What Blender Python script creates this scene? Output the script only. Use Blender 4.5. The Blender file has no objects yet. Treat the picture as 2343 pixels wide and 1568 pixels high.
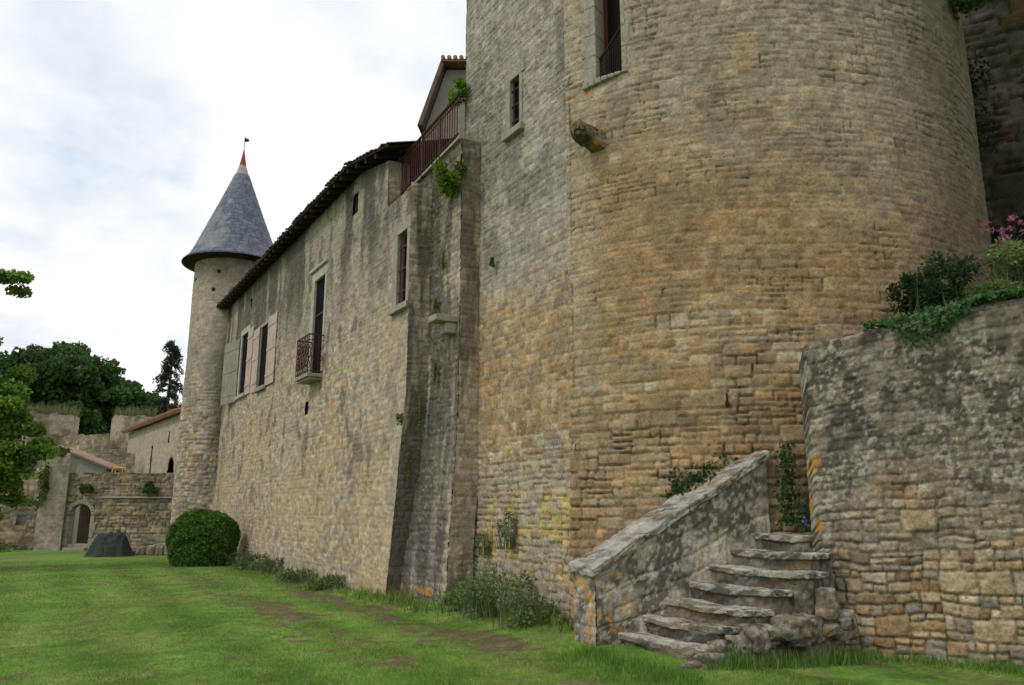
import bpy, math, numpy as np
from mathutils import Matrix, Vector
sc=bpy.context.scene
sc.view_settings.view_transform='Standard'; sc.view_settings.look='None'; sc.view_settings.exposure=0
COL=bpy.context.collection
rng=np.random.default_rng(7)
# ------------------------------------------------------------ noise
def h2(ix,iy,seed):
    n=(ix.astype(np.int64)*374761393+iy.astype(np.int64)*668265263+seed*1442695041)&0xffffffff
    n=((n^(n>>13))*1274126177)&0xffffffff
    n=((n^(n>>16))*2246822519)&0xffffffff
    return ((n^(n>>15))&0xffffff)/float(0xffffff)
def vn(x,y,seed=0):
    x=np.asarray(x,float);y=np.asarray(y,float)
    ix=np.floor(x);iy=np.floor(y);fx=x-ix;fy=y-iy
    fx=fx*fx*(3-2*fx);fy=fy*fy*(3-2*fy)
    a=h2(ix,iy,seed);b=h2(ix+1,iy,seed);c=h2(ix,iy+1,seed);d=h2(ix+1,iy+1,seed)
    return (a*(1-fx)+b*fx)*(1-fy)+(c*(1-fx)+d*fx)*fy
def fb(x,y,seed=0,o=4):
    s=0;a=.5;t=0
    for i in range(o):
        s=s+a*vn(np.asarray(x)*2**i+i*17.3,np.asarray(y)*2**i+i*9.1,seed+i);t+=a;a*=.55
    return s/t
def sm(a,b,x):
    t=np.clip((x-a)/(b-a+1e-9),0,1);return t*t*(3-2*t)
def mix(a,b,t):
    a=np.asarray(a,float);b=np.asarray(b,float);t=np.asarray(t)[...,None];return a*(1-t)+b*t
def rubble(u,v,seed,rh=(.22,.34),sw=(.28,.6),warp=.03,wf=.9,mort=.008,rc=.022,split=True,k3=.92):
    """random-coursed masonry: big cells, each subdivided at random into 1-5 stones"""
    uw=u+warp*.7*(fb(u*wf*2.2,v*wf*2.2,seed+50,3)-.5)*2+.014*(fb(u*8,v*8,seed+52,2)-.5)*2
    vw=v+warp*(fb(u*wf,v*wf,seed+60,3)-.5)*2+.012*(fb(u*7,v*7,seed+61,2)-.5)*2
    r=np.random.default_rng(seed)
    lo,hi=vw.min()-.5,vw.max()+.5
    rb=[lo]
    while rb[-1]<hi: rb.append(rb[-1]+r.uniform(*rh))
    rb=np.array(rb);ri=np.clip(np.searchsorted(rb,vw)-1,0,len(rb)-2)
    v0=rb[ri];v1=rb[ri+1];u0=np.zeros_like(u);u1=np.zeros_like(u);ci=np.zeros(u.shape,int)
    ul,uh=uw.min()-.9,uw.max()+.9
    for k in range(len(rb)-1):
        m=ri==k
        if not m.any(): continue
        w=r.uniform(sw[0],sw[1],int((uh-ul)/sw[0])+3)
        cb=np.insert(ul-r.uniform(0,.4)+np.cumsum(w),0,ul-1.5)
        x=uw[m];c=np.clip(np.searchsorted(cb,x)-1,0,len(cb)-2)
        u0[m]=cb[c];u1[m]=cb[c+1];ci[m]=c
    sid=ri*977+ci
    if split:
        z=np.zeros_like(sid)
        k=h2(sid,z,seed+11);j1=h2(sid,z,seed+12);j2=h2(sid,z,seed+13);H=v1-v0
        s1=np.where(k<k3,.38+.24*j1,.26+.14*j1);s2=np.where(k<k3,9.,.62+.14*j2)
        s1=np.where(k<.12,9.,s1);s2=np.where(k<.12,9.,s2)
        b=(vw-v0)/H
        sub=(b>s1).astype(int)+(b>s2)
        lo_=np.where(sub==0,0,np.where(sub==1,s1,s2));hi_=np.where(sub==0,np.where(s1>1,1,s1),np.where(sub==1,np.where(s2>1,1,s2),1))
        v1=v0+hi_*H;v0=v0+lo_*H
        sid=sid*7+sub
        W=u1-u0;q=h2(sid,z,seed+14);t=.34+.32*h2(sid,z,seed+15)
        do=(W>1.8*(v1-v0))&(q<.88);t=np.where(do,t,9.)
        a=(uw-u0)/W;sb=(a>t).astype(int)
        nu0=np.where(sb==1,u0+t*W,u0);nu1=np.where((sb==0)&do,u0+t*W,u1);u0,u1=nu0,nu1
        sid=sid*3+sb
    dv=np.minimum(vw-v0,v1-vw);du=np.minimum(uw-u0,u1-uw)
    d=np.minimum(np.minimum(du,dv),rc-np.hypot(np.maximum(rc-du,0),np.maximum(rc-dv,0)))
    d=d+.010*(fb(u*16,v*16,seed+70,2)-.5)
    h=sm(0,mort*2.2,d);z=np.zeros_like(sid)
    r1,r2,r3,r4,r5=[h2(sid,z,seed+q) for q in (1,2,3,4,5)]
    tilt=((uw-u0)/(u1-u0)-.5)*(r4-.5)+((vw-v0)/(v1-v0)-.5)*(r5-.5)
    return dict(h=h,d=d,r1=r1,r2=r2,r3=r3,tilt=tilt)
# ------------------------------------------------------------ materials
def nm(name):
    m=bpy.data.materials.new(name);m.use_nodes=True;nt=m.node_tree
    return m,nt,nt.nodes["Principled BSDF"]
def N(nt,t,**k):
    n=nt.nodes.new(t)
    for a,b in k.items(): setattr(n,a,b)
    return n
def stone_mat(name,bump=.5,scale=28,var=.35,rough=.95,attr=True,col=(.4,.35,.28),bd=.012,pits=0):
    m,nt,b=nm(name);b.inputs["Roughness"].default_value=rough;b.inputs["Specular IOR Level"].default_value=.12
    tc=N(nt,"ShaderNodeTexCoord")
    n1=N(nt,"ShaderNodeTexNoise");n1.inputs["Scale"].default_value=scale;n1.inputs["Detail"].default_value=7;n1.inputs["Roughness"].default_value=.75
    n2=N(nt,"ShaderNodeTexNoise");n2.inputs["Scale"].default_value=scale*.22;n2.inputs["Detail"].default_value=4
    nt.links.new(tc.outputs["Object"],n1.inputs["Vector"]);nt.links.new(tc.outputs["Object"],n2.inputs["Vector"])
    def MR(src,a,b_,c,d):
        mr=N(nt,"ShaderNodeMapRange");mr.inputs[1].default_value=a;mr.inputs[2].default_value=b_;mr.inputs[3].default_value=c;mr.inputs[4].default_value=d;nt.links.new(src,mr.inputs[0]);return mr.outputs[0]
    def MU(x,y):
        mu=N(nt,"ShaderNodeMath",operation='MULTIPLY');nt.links.new(x,mu.inputs[0]);nt.links.new(y,mu.inputs[1]);return mu.outputs[0]
    f=MU(MR(n1.outputs[0],.3,.7,1-var,1+var),MR(n2.outputs[0],.3,.7,1-var*.5,1+var*.5))
    if pits:
        n3=N(nt,"ShaderNodeTexNoise");n3.inputs["Scale"].default_value=20;n3.inputs["Detail"].default_value=5;n3.inputs["Roughness"].default_value=.8
        nt.links.new(tc.outputs["Object"],n3.inputs["Vector"]);f=MU(f,MR(n3.outputs[0],.34,.42,1-pits,1.0))
    vm=N(nt,"ShaderNodeVectorMath",operation='SCALE')
    if attr:
        at=N(nt,"ShaderNodeAttribute",attribute_name="Col");nt.links.new(at.outputs["Color"],vm.inputs[0])
    else: vm.inputs[0].default_value=col
    nt.links.new(f,vm.inputs["Scale"]);nt.links.new(vm.outputs[0],b.inputs["Base Color"])
    bp=N(nt,"ShaderNodeBump");bp.inputs["Strength"].default_value=bump;bp.inputs["Distance"].default_value=bd
    nt.links.new(n1.outputs[0],bp.inputs["Height"]);nt.links.new(bp.outputs[0],b.inputs["Normal"])
    return m
M_stone=stone_mat("weathered_stone",.9,28,.40,bd=.019,pits=.55)
M_slab=stone_mat("dressed_stone",.6,30,.35,attr=False,col=(.30,.27,.22),pits=.4)
M_pale=stone_mat("pale_dressed_stone",.6,20,.3,attr=False,col=(.38,.36,.31),pits=.3)
M_grey=stone_mat("grey_render",.4,8,.2,attr=False,col=(.24,.225,.195))
M_dark=stone_mat("dark_interior",.2,8,.2,attr=False,col=(.012,.011,.010))
M_wood=stone_mat("old_shutter_wood",.4,14,.3,attr=False,col=(.46,.36,.30),rough=.8)
M_woodg=stone_mat("grey_shutter_wood",.4,14,.3,attr=False,col=(.25,.225,.20),rough=.8)
M_rafter=stone_mat("dark_rafter_wood",.4,14,.3,attr=False,col=(.045,.028,.018),rough=.85)
M_tile=stone_mat("clay_tiles",.4,9,.4,attr=False,col=(.27,.15,.10))
M_tiled=stone_mat("weathered_dark_tiles",.4,9,.4,attr=False,col=(.13,.095,.075))
M_rust=stone_mat("red_brown_iron",.2,40,.25,attr=False,col=(.075,.028,.022),rough=.6)
M_iron=stone_mat("black_iron",.2,40,.2,attr=False,col=(.03,.02,.018),rough=.55)
M_zinc=stone_mat("zinc_cap",.1,6,.2,attr=False,col=(.33,.28,.25),rough=.5)
M_redcap=stone_mat("red_finial",.1,6,.2,attr=False,col=(.22,.06,.04),rough=.6)
M_slate=stone_mat("slate",.3,10,.2,rough=.6)
M_bark=stone_mat("bark",.7,12,.4,attr=False,col=(.085,.065,.045))
M_tarp=stone_mat("dark_tarp",.3,10,.3,attr=False,col=(.035,.04,.036),rough=.7)
M_yellow=stone_mat("yellow_paint",.1,10,.1,attr=False,col=(.55,.38,.02),rough=.5)
M_ground=stone_mat("grass_ground",.9,18,.45,bd=.03)
M_soil=stone_mat("garden_soil",.7,12,.4,attr=False,col=(.05,.06,.022))
M_glass,_nt,_b=nm("dark_glass");_b.inputs["Base Color"].default_value=(.010,.011,.012,1);_b.inputs["Roughness"].default_value=.95;_b.inputs["Specular IOR Level"].default_value=0.03
def leaf_mat(name,tr=.35,rough=.6):
    m,nt,b=nm(name);b.inputs["Roughness"].default_value=rough;b.inputs["Specular IOR Level"].default_value=.25
    at=N(nt,"ShaderNodeAttribute",attribute_name="Col");nt.links.new(at.outputs["Color"],b.inputs["Base Color"])
    t=N(nt,"ShaderNodeBsdfTranslucent");hs=N(nt,"ShaderNodeHueSaturation");hs.inputs["Value"].default_value=1.3
    nt.links.new(at.outputs["Color"],hs.inputs["Color"]);nt.links.new(hs.outputs[0],t.inputs[0])
    mx=N(nt,"ShaderNodeMixShader");mx.inputs[0].default_value=tr
    o=nt.nodes["Material Output"];nt.links.new(b.outputs[0],mx.inputs[1]);nt.links.new(t.outputs[0],mx.inputs[2]);nt.links.new(mx.outputs[0],o.inputs[0])
    return m
M_leaf=leaf_mat("leaves");M_blade=leaf_mat("grass_blades",.3,.7)
# ------------------------------------------------------------ object helpers
def mk(name,verts,faces,mat,parent=None,col=None,smooth=False,label=None,cat=None,kind=None,group=None):
    me=bpy.data.meshes.new(name)
    verts=np.asarray(verts,float).reshape(-1,3)
    if isinstance(faces,np.ndarray):
        nv=len(verts);nf,k=faces.shape
        me.vertices.add(nv);me.vertices.foreach_set("co",verts.astype(np.float32).ravel())
        me.loops.add(nf*k);me.loops.foreach_set("vertex_index",faces.astype(np.int32).ravel())
        me.polygons.add(nf);me.polygons.foreach_set("loop_start",np.arange(0,nf*k,k,dtype=np.int32))
        me.polygons.foreach_set("loop_total",np.full(nf,k,dtype=np.int32))
        me.update(calc_edges=True);me.validate()
    else: me.from_pydata([tuple(x) for x in verts],[],faces);me.update()
    if col is not None:
        a=me.color_attributes.new("Col",'FLOAT_COLOR','POINT')
        c=np.ones((len(verts),4),np.float32);c[:,:3]=np.asarray(col).reshape(-1,3);a.data.foreach_set("color",c.ravel())
    if smooth: me.polygons.foreach_set("use_smooth",np.ones(len(me.polygons),bool))
    if mat: me.materials.append(mat)
    ob=bpy.data.objects.new(name,me);COL.objects.link(ob)
    if parent: adopt(ob,parent)
    if label: ob["label"]=label
    if cat: ob["category"]=cat
    if kind: ob["kind"]=kind
    if group: ob["group"]=group
    return ob
ORG={}
def adopt(ob,parent):
    ob.parent=parent;ob.matrix_parent_inverse=Matrix.Translation(-ORG.get(parent.name,Vector((0,0,0))))
    ORG[ob.name]=Vector((0,0,0))
def thing(name,loc,label,cat,group=None):
    e=bpy.data.objects.new(name,None);e.location=loc;e.empty_display_size=.3;COL.objects.link(e);ORG[e.name]=Vector(loc)
    e["label"]=label;e["category"]=cat
    if group:e["group"]=group
    return e
class MB:
    def __init__(s): s.v=[];s.f=[]
    def box(s,f,a0,a1,b0,b1,c0,c1):
        i=len(s.v)
        for c in (c0,c1):
            for a,b in ((a0,b0),(a1,b0),(a1,b1),(a0,b1)): s.v.append(f(a,b,c))
        s.f+=[(i,i+3,i+2,i+1),(i+4,i+5,i+6,i+7),(i,i+1,i+5,i+4),(i+1,i+2,i+6,i+5),(i+2,i+3,i+7,i+6),(i+3,i,i+4,i+7)]
    def tube(s,pts,rad,n=6,cap=True):
        pts=[Vector(p) for p in pts];i0=len(s.v)
        if not hasattr(rad,'__len__'): rad=[rad]*len(pts)
        for k,p in enumerate(pts):
            t=(pts[min(k+1,len(pts)-1)]-pts[max(k-1,0)]).normalized()
            a=t.cross(Vector((0,0,1)))
            if a.length<.05:a=t.cross(Vector((0,1,0)))
            a.normalize();b=t.cross(a)
            for j in range(n):
                q=2*math.pi*j/n;s.v.append(tuple(p+(a*math.cos(q)+b*math.sin(q))*rad[k]))
        for k in range(len(pts)-1):
            for j in range(n):
                j2=(j+1)%n;s.f.append((i0+k*n+j,i0+k*n+j2,i0+(k+1)*n+j2,i0+(k+1)*n+j))
        if cap:
            s.f.append(tuple(i0+j for j in range(n))[::-1]);s.f.append(tuple(i0+(len(pts)-1)*n+j for j in range(n)))
    def poly(s,pts):
        i=len(s.v);s.v+=[tuple(p) for p in pts];s.f.append(tuple(range(i,i+len(pts))))
    def make(s,name,mat,parent=None,bev=0,**k):
        o=mk(name,s.v,s.f,mat,parent,**k)
        if bev:
            b=o.modifiers.new("b",'BEVEL');b.width=bev;b.segments=2;b.limit_method='ANGLE'
        return o
def axis2(p0,p1):
    p0=np.array(p0,float);p1=np.array(p1,float);L=np.hypot(*(p1-p0));e=(p1-p0)/L
    return p0,e,np.array([e[1],-e[0]]),L
TINT=np.array([1.0,.98,.95])
def sheet(name,parent,pos,nrm,u,v,colf,rub,amp=.02,nz=.008,holes=(),mask=None,mat=None,amp_f=None,tint=None,**k):
    U,V=np.meshgrid(u,v)
    st=rubble(U,V,**rub)
    f=amp_f(U,V,st) if amp_f is not None else 1.0
    sd=rub['seed']
    disp=amp*f*(st['h']*(.55+.7*st['r2']+1.2*st['tilt'])-.6)+nz*(fb(U*9,V*9,sd+5,4)-.5)*1.7+nz*.8*(fb(U*24,V*24,sd+6,2)-.5)+.03*(fb(U*.8,V*.8,sd+8,2)-.5)
    X,Y,Z=pos(U,V);nx,ny,nzz=nrm(U,V)
    P=np.stack([X+nx*disp,Y+ny*disp,Z+nzz*disp],-1)
    C=np.clip(colf(U,V,st)*(TINT if tint is None else np.array(tint)),0.004,.9)
    C=C*(.80+.40*fb(U*6,V*6,sd+9,4))[...,None]
    h,w=U.shape
    idx=np.arange(h*w).reshape(h,w)
    F=np.stack([idx[:-1,:-1],idx[:-1,1:],idx[1:,1:],idx[1:,:-1]],-1)
    uc=(U[:-1,:-1]+U[1:,1:])/2;vc=(V[:-1,:-1]+V[1:,1:])/2
    keep=np.ones(uc.shape,bool)
    for a,b,c,d in holes: keep&=~((uc>a)&(uc<b)&(vc>c)&(vc<d))
    if mask is not None: keep&=mask(uc,vc)
    F=F[keep]
    return mk(name,P.reshape(-1,3),F,mat or M_stone,parent,col=C.reshape(-1,3),**k)
OC=(.40,.275,.145);TAN=(.42,.33,.21);BRN=(.28,.19,.11);GRY=(.29,.265,.22);PALE=(.46,.40,.30);MOR=(.43,.355,.25)
BLK=(.065,.06,.053);WL=(.50,.48,.42);ORG_L=(.48,.25,.05);YL=(.50,.38,.10)
def pal(st,cols,w):
    c=np.cumsum(w)/np.sum(w)
    k=np.searchsorted(c,np.clip(st['r1'],0,.9999))
    out=np.array(cols)[np.clip(k,0,len(cols)-1)]
    return out*(.76+.42*st['r3'])[...,None]
def streak(U,V,seed,f=5,lo=.5,hi=.62): return sm(lo,hi,fb(U*f,V*.35,seed,4))
nA=np.array([.857,.515]);dA=np.array([-.515,.857])
def WP(D,s,z): return (D*nA[0]+s*dA[0],D*nA[1]+s*dA[1],z)
def Wf(D,s,z): return WP(D,s,z)
def wpos(D):
    return lambda U,V:(D*nA[0]+U*dA[0],D*nA[1]+U*dA[1],V)
wn=lambda U,V:(-nA[0],-nA[1],0.)
TC=np.array([3.97,14.96]);TR=4.77
def TP(r,ph,z):
    a=math.radians(ph);return (TC[0]+r*math.cos(a),TC[1]+r*math.sin(a),z)
# ============================================================ HALL
hall=thing("castle_hall",WP(5.85,23,0),"long beige rubble-stone castle hall with tiled eaves and shuttered windows","castle")
DA=5.85;sG=14.92
hW=(13.76,14.26,5.6,7.15)
holesA=[(27.6,28.6,5.55,7.75),(24.72,25.78,5.45,7.5),(19.05,19.95,5.0,7.6),(20.0,20.3,4.05,4.38),(16.8,17.2,8.55,9.05),(27.4,27.7,8.6,8.9),hW]
topA=lambda s:np.where(s>16.6,9.45,np.where(s>sG,8.98+(s-14.5)*.22,8.0))
endA=lambda V:np.clip(14.10-.18*V,13.42,14.15)
def colA(U,V,st):
    g=pal(st,[TAN,GRY,PALE,OC],[3,3,3,1.1])
    rend=mix((.42,.37,.285),(.35,.325,.275),fb(U*.7,V*.7,11,3))
    show=sm(.35,.6,fb(U*.5,V*.6,12,4)+.1*(V<3))
    c=mix(rend,g,.45+.45*show)
    c=mix(c,np.array(MOR)*1.0,(1-st['h'])*.5*show)
    c=mix(c,(.45,.345,.21),.5*sm(.5,.7,fb(U*.6+4,V*.5,13,3))*(1-sm(4,7,V)))
    gr=sm(4.0,8.8,V+1.8*(fb(U*.8,V*.8,14,3)-.5))
    c=mix(c,(.26,.245,.215),.6*gr)
    dk=streak(U,V,15,1.6,.40,.58)*sm(6.2,9.2,V+1.5*fb(U*2,V*0,16,2))
    c=mix(c,BLK,.82*dk)
    c=mix(c,(.13,.12,.10),.7*sm(.58,.70,fb(U*2.2,V*1.4,17,4))*sm(.5,3,V))
    c=mix(c,BLK,.6*sm(29.6,31.4,U)*sm(.4,.6,fb(U*2,V*.5,18,3)))
    c=mix(c,(.47,.36,.12),.7*sm(.6,.7,fb(U*3,V*3,19,3))*(1-sm(.3,1.3,V))*(1-sm(16,18,U)))
    c=mix(c,(.46,.40,.31),.4*(1-sm(14.3,15.6,U))*(1-sm(6.5,8,V)))
    return c
U=np.concatenate([np.arange(13.4,20,.034),np.arange(20,33.1,.055)]);V=np.append(np.arange(-.3,9.46,.034),9.46)
def posA(U,V):
    z=np.minimum(V,topA(U));D=DA-.10*(1-sm(0,4,V));s=np.maximum(U,endA(V))
    return D*nA[0]+s*dA[0],D*nA[1]+s*dA[1],z
sheet("wall",hall,posA,wn,U,V,colA,dict(seed=21,rh=(.16,.25),sw=(.18,.40),warp=.04),amp=.020,nz=.010,holes=holesA)
m=MB();m.box(Wf,DA+.35,10.5,15.4,32.6,-.3,8.9);m.box(Wf,DA+.3,10.5,14.2,15.4,-.3,7.9);m.make("inner_wall",M_dark,hall)
def retw(name,parent,sf,D0,D1,z0,z1,cf,seed,stp=.028,Df=None):
    u=np.arange(0,D1-D0+stp,stp);v=np.arange(z0,z1,stp)
    def pos(U,V):
        D=D0+U if Df is None else Df(V)+U
        s=sf(V);return D*nA[0]+s*dA[0],D*nA[1]+s*dA[1],V
    return sheet(name,parent,pos,lambda U,V:(-dA[0],-dA[1],0.),u,v,cf,dict(seed=seed,rh=(.18,.3),sw=(.2,.4)),amp=.024,nz=.012)
def colR(U,V,st):
    c=mix(mix((.42,.375,.30),(.32,.295,.245),fb(U*3,V*1.5,5)),pal(st,[TAN,GRY,PALE],[2,2,2]),.5)
    return mix(c,BLK,.7*sm(.42,.62,fb(U*5,V*.6,6)+.35*(1-sm(1.2,3.6,V))))
retw("return_wall",hall,endA,DA-.1,DA+.42,-.3,8.0,colR,22)
retw("gable_return",hall,lambda V:sG+0*V,DA,DA+.5,7.9,9.08,lambda U,V,st:mix((.42,.37,.29),(.28,.25,.21),fb(U*3,V*1.5,5)),23)
def window(parent,holes,name="window",depth=.28,mat=M_glass,frame=M_slab,jw=.14,sill=True,bars=0,D=DA,proud=.02,label=None,cross=True,barmat=M_rust):
    s0,s1,z0,z1=holes
    m=MB();m.box(Wf,D+depth,D+depth+.03,s0-.05,s1+.05,z0-.05,z1+.05);w=m.make(name,mat,parent,label=label)
    m=MB()
    m.box(Wf,D-proud,D+depth,s0-jw*.6,s0+.01,z0,z1);m.box(Wf,D-proud-.003,D+depth,s1-.01,s1+jw,z0,z1)
    m.box(Wf,D-proud-.006,D+depth,s0-jw-.03,s1+jw+.03,z1-.01,z1+jw+.05)
    m.make("frame",frame,w,bev=.01)
    if sill:
        m=MB();m.box(Wf,D-.10,D+depth,s0-jw-.02,s1+jw+.02,z0-.12,z0+.004);m.make("sill",frame,w,bev=.012)
    if cross:
        m=MB();a=D+depth-.025
        m.box(Wf,a,a+.02,s0+.02,s0+.06,z0,z1);m.box(Wf,a,a+.02,s1-.06,s1-.02,z0,z1)
        m.box(Wf,a+.004,a+.016,s0+.02,s1-.02,z0+(z1-z0)*.62,z0+(z1-z0)*.62+.04)
        m.make("casement",M_rust,w)
    if bars:
        m=MB()
        for k in range(bars):
            s=s0+(s1-s0)*(k+.5)/bars;m.tube([WP(D+.03,s,z0),WP(D+.03,s,z1)],.012,6)
        for q in (.2,.5,.8):
            z=z0+(z1-z0)*q;m.box(Wf,D+.02,D+.045,s0,s1,z-.012,z+.012)
        m.make("window_bars",barmat,w)
    return w
def shutter(parent,s0,s1,z0,z1,mat,label=None,D=DA,lean=0,off=0):
    m=MB();n=5
    def F(a,b,c): return WP(a-off-lean*(b-min(s0,s1))*1.0,b,c)
    for k in range(n):
        a=s0+(s1-s0)*k/n;b=s0+(s1-s0)*(k+1)/n-.015
        m.box(F,D-.050,D-.026,a,b,z0,z1)
    for q in (.12,.5,.85):
        z=z0+(z1-z0)*q;m.box(F,D-.064,D-.051,s0+.02,s1-.03,z,z+.09)
    return m.make("shutter",mat,parent,label=label)
w=window(hall,holesA[0],frame=M_pale,jw=.16,depth=.04,cross=False)
shutter(w,28.85,30.3,5.40,7.70,M_woodg,label="weathered grey plank shutter",lean=.16)
shutter(w,26.72,27.50,5.45,7.75,M_wood)
w=window(hall,holesA[1],jw=.05,depth=.04,cross=False,proud=.005)
shutter(w,23.65,24.68,5.4,7.6,M_wood)
shutter(w,25.82,26.62,5.4,7.55,M_wood)
w=window(hall,holesA[2],frame=M_pale,jw=.2,depth=.06,sill=False,cross=True,label="tall french window opening on a small iron balcony")
m=MB();m.box(Wf,DA-.09,DA,18.85,20.3,7.86,7.95);m.make("lintel_moulding",M_pale,w,bev=.02)
window(hall,hW,depth=.12,jw=.2,bars=3,label="narrow barred window with stone surround",frame=M_slab,cross=False)
for a in (3,4,5):
    s0,s1,z0,z1=holesA[a]
    m=MB();m.box(Wf,DA+.06,DA+.09,s0-.05,s1+.05,z0-.05,z1+.05);m.make("vent_opening",M_dark,hall)
# balcony
m=MB();m.box(Wf,DA-.40,DA+.02,18.9,19.98,4.86,4.95);m.box(Wf,DA-.34,DA+.02,18.96,19.92,4.80,4.858);bal=m.make("balcony",M_slab,hall,bev=.015)
m=MB();D0=DA-.38
def rail_run(m,f,a0,a1,z0,z1,n):
    m.box(f,-.015,.015,a0,a1,z1-.03,z1);m.box(f,-.012,.012,a0,a1,z0+.05,z0+.075);m.box(f,-.011,.011,a0,a1,z1-.17,z1-.15)
    for k in range(n+1):
        a=a0+(a1-a0)*k/n;m.box(f,-.009,.009,a-.009,a+.009,z0,z1-.03)
    for k in range(n):
        a=a0+(a1-a0)*(k+.5)/n;w=(a1-a0)/n*.42
        for zc in (z0+.28,z0+.58):
            pts=[]
            for q in range(15):
                t=q/14*math.pi*3;r=w*(1-q/18);pts.append(f(0,a+r*math.cos(t)*(1 if k%2 else -1),zc+.12*math.sin(t*.5+.3)+r*math.sin(t)))
            m.tube(pts,.009,4)
rail_run(m,lambda a,b,c:WP(D0+a,b,c),18.93,19.95,4.95,5.95,7)
rail_run(m,lambda a,b,c:WP(D0+b,18.93+a,c),0,.38,4.95,5.948,3)
rail_run(m,lambda a,b,c:WP(D0+b,19.95+a,c),0,.38,4.95,5.948,3)
m.make("railing",M_rust,bal)
# roof
EV=[(33.0,5.42,9.42),(16.4,5.42,9.42),(15.4,5.52,9.28),(14.4,5.62,9.14)]
def ev(s):
    for (a,b) in zip(EV[:-1],EV[1:]):
        if s<=a[0] and s>=b[0]:
            t=(a[0]-s)/(a[0]-b[0]);return a[1]+(b[1]-a[1])*t,a[2]+(b[2]-a[2])*t
    return EV[-1][1:] if s<14.5 else EV[0][1:]
m=MB()
for a,b in zip(EV[:-1],EV[1:]):
    q=[WP(a[1],a[0],a[2]),WP(b[1],b[0],b[2]),WP(10,b[0],b[2]+1.5),WP(10,a[0],a[2]+1.5)]
    m.poly(q);m.poly([(x,y,z+.05) for x,y,z in q][::-1]);m.poly([q[0],q[1],(q[1][0],q[1][1],q[1][2]+.05),(q[0][0],q[0][1],q[0][2]+.05)])
roof=m.make("roof",M_rafter,hall)
m=MB();s=14.45
while s<32.9:
    D,z=ev(s);r0=.075
    i=len(m.v);jn=7
    jz=rng.uniform(-.010,.010);jd=rng.uniform(-.03,.03)
    for k,(dd,rz) in enumerate(((-.05+jd,.04),(1.2,.04+.38))):
        for j in range(jn):
            q=math.pi*j/(jn-1);m.v.append(WP(D+dd,s+r0*math.cos(q),z+rz+jz+r0*.5*math.sin(q)))
        for j in range(jn):
            q=math.pi*(jn-1-j)/(jn-1);m.v.append(WP(D+dd,s+(r0-.018)*math.cos(q),z+rz+jz+(r0-.018)*.5*math.sin(q)))
    n=jn*2
    for j in range(n): m.f.append((i+j,i+(j+1)%n,i+n+(j+1)%n,i+n+j))
    for j in range(jn-1): m.f.append((i+j,i+j+1,i+n-2-j,i+n-1-j))
    s+=.18
m.make("eave_tiles",M_tiled,roof)
m=MB();s=15.1
while s<32.6:
    D,z=ev(s);m.box(lambda a,b,c:WP(a,b,c+(a-D)*.3),D+.04,6.3,s-.045,s+.045,z-.12,z-.005);s+=.48
m.make("rafters",M_rafter,roof)
# ============================================================ TERRACE BASTION
DS=6.2;sE=12.14
bas=thing("terrace_bastion",WP(DS,13,0),"stained stone wall block carrying a terrace with red-brown iron railing","castle wall")
def colS(U,V,st):
    g=pal(st,[TAN,GRY,PALE,GRY],[2,3,3,2])
    rend=mix((.42,.375,.30),(.34,.31,.26),fb(U*.9,V*.9,31,3))
    c=mix(rend,g,.55);c=mix(c,MOR,(1-st['h'])*.3)
    band=sm(.36,.58,fb(U*3.2,V*.5,32,4)+.22*np.exp(-((U-13.15)/.2)**2)-.10*sm(12.9,12.3,U))
    c=mix(c,BLK,.8*band)
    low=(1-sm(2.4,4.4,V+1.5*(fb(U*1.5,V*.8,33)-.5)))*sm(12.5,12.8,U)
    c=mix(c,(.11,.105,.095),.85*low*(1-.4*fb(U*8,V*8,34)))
    c=mix(c,BLK,.65*sm(6.2,8.2,V+1.2*fb(U*2.5,V*.3,35)-.5))
    c=mix(c,WL,.3*sm(.66,.72,fb(U*18,V*18,36,3)))
    c=mix(c,ORG_L,.7*sm(.58,.7,fb(U*4,V*4,37,3))*(1-sm(.1,.7,V)))
    return c
rzb=lambda s:8.26+(15.57-s)*.083
rzt=lambda s:9.11+(15.57-s)*.083
U=np.arange(sE,15.7,.028);V=np.arange(-.3,8.6,.028)
DSf=lambda V:DS-.18*(1-sm(0,4.2,V))**1.3
def posS(U,V):
    z=np.minimum(V,rzb(U)-.04);D=DSf(V)
    return D*nA[0]+U*dA[0],D*nA[1]+U*dA[1],z
sheet("wall",bas,posS,wn,U,V,colS,dict(seed=38,rh=(.18,.3),sw=(.2,.45),warp=.05),amp=.026,nz=.014)
m=MB();m.box(Wf,DS+.33,10,12.5,15.6,-.3,8.2);m.make("inner_wall",M_dark,bas)
def colRS(U,V,st):
    c=mix(mix((.44,.39,.31),(.34,.305,.25),fb(U*3,V*1.5,5)),pal(st,[TAN,GRY,PALE,OC],[3,2,2,1]),.6)
    c=mix(c,BLK,.6*sm(.48,.66,fb(U*4+3,V*.6,7)))
    return mix(c,BLK,.5*sm(6,8.3,V+fb(U*4,V)))
retw("return_wall",bas,lambda V:sE+0*V,0,.45,-.3,8.5,colRS,39,Df=DSf)
m=MB()
DR=6.14
s=15.5;S=[]
while s>12.2: S.append(s);s-=.105
for k,s in enumerate(S):
    r=.012 if k%8 else .024
    m.tube([WP(DR,s,rzb(s)-(.1 if k%8==0 else 0)),WP(DR,s,rzt(s))],r,5)
for f,r in ((rzt,.034),(lambda s:rzb(s)+.05,.022),(lambda s:rzt(s)-.12,.015)):
    m.tube([WP(DR,15.55,f(15.55)),WP(DR,12.2,f(12.2))],r,6)
m.make("railing",M_rust,bas)
m=MB();m.box(lambda a,b,c:WP(a,b,c+rzb(b)),DS-.07,DS+.8,12.16,15.6,-.07,-.01);m.make("terrace_edge",M_slab,bas,bev=.01)
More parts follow.
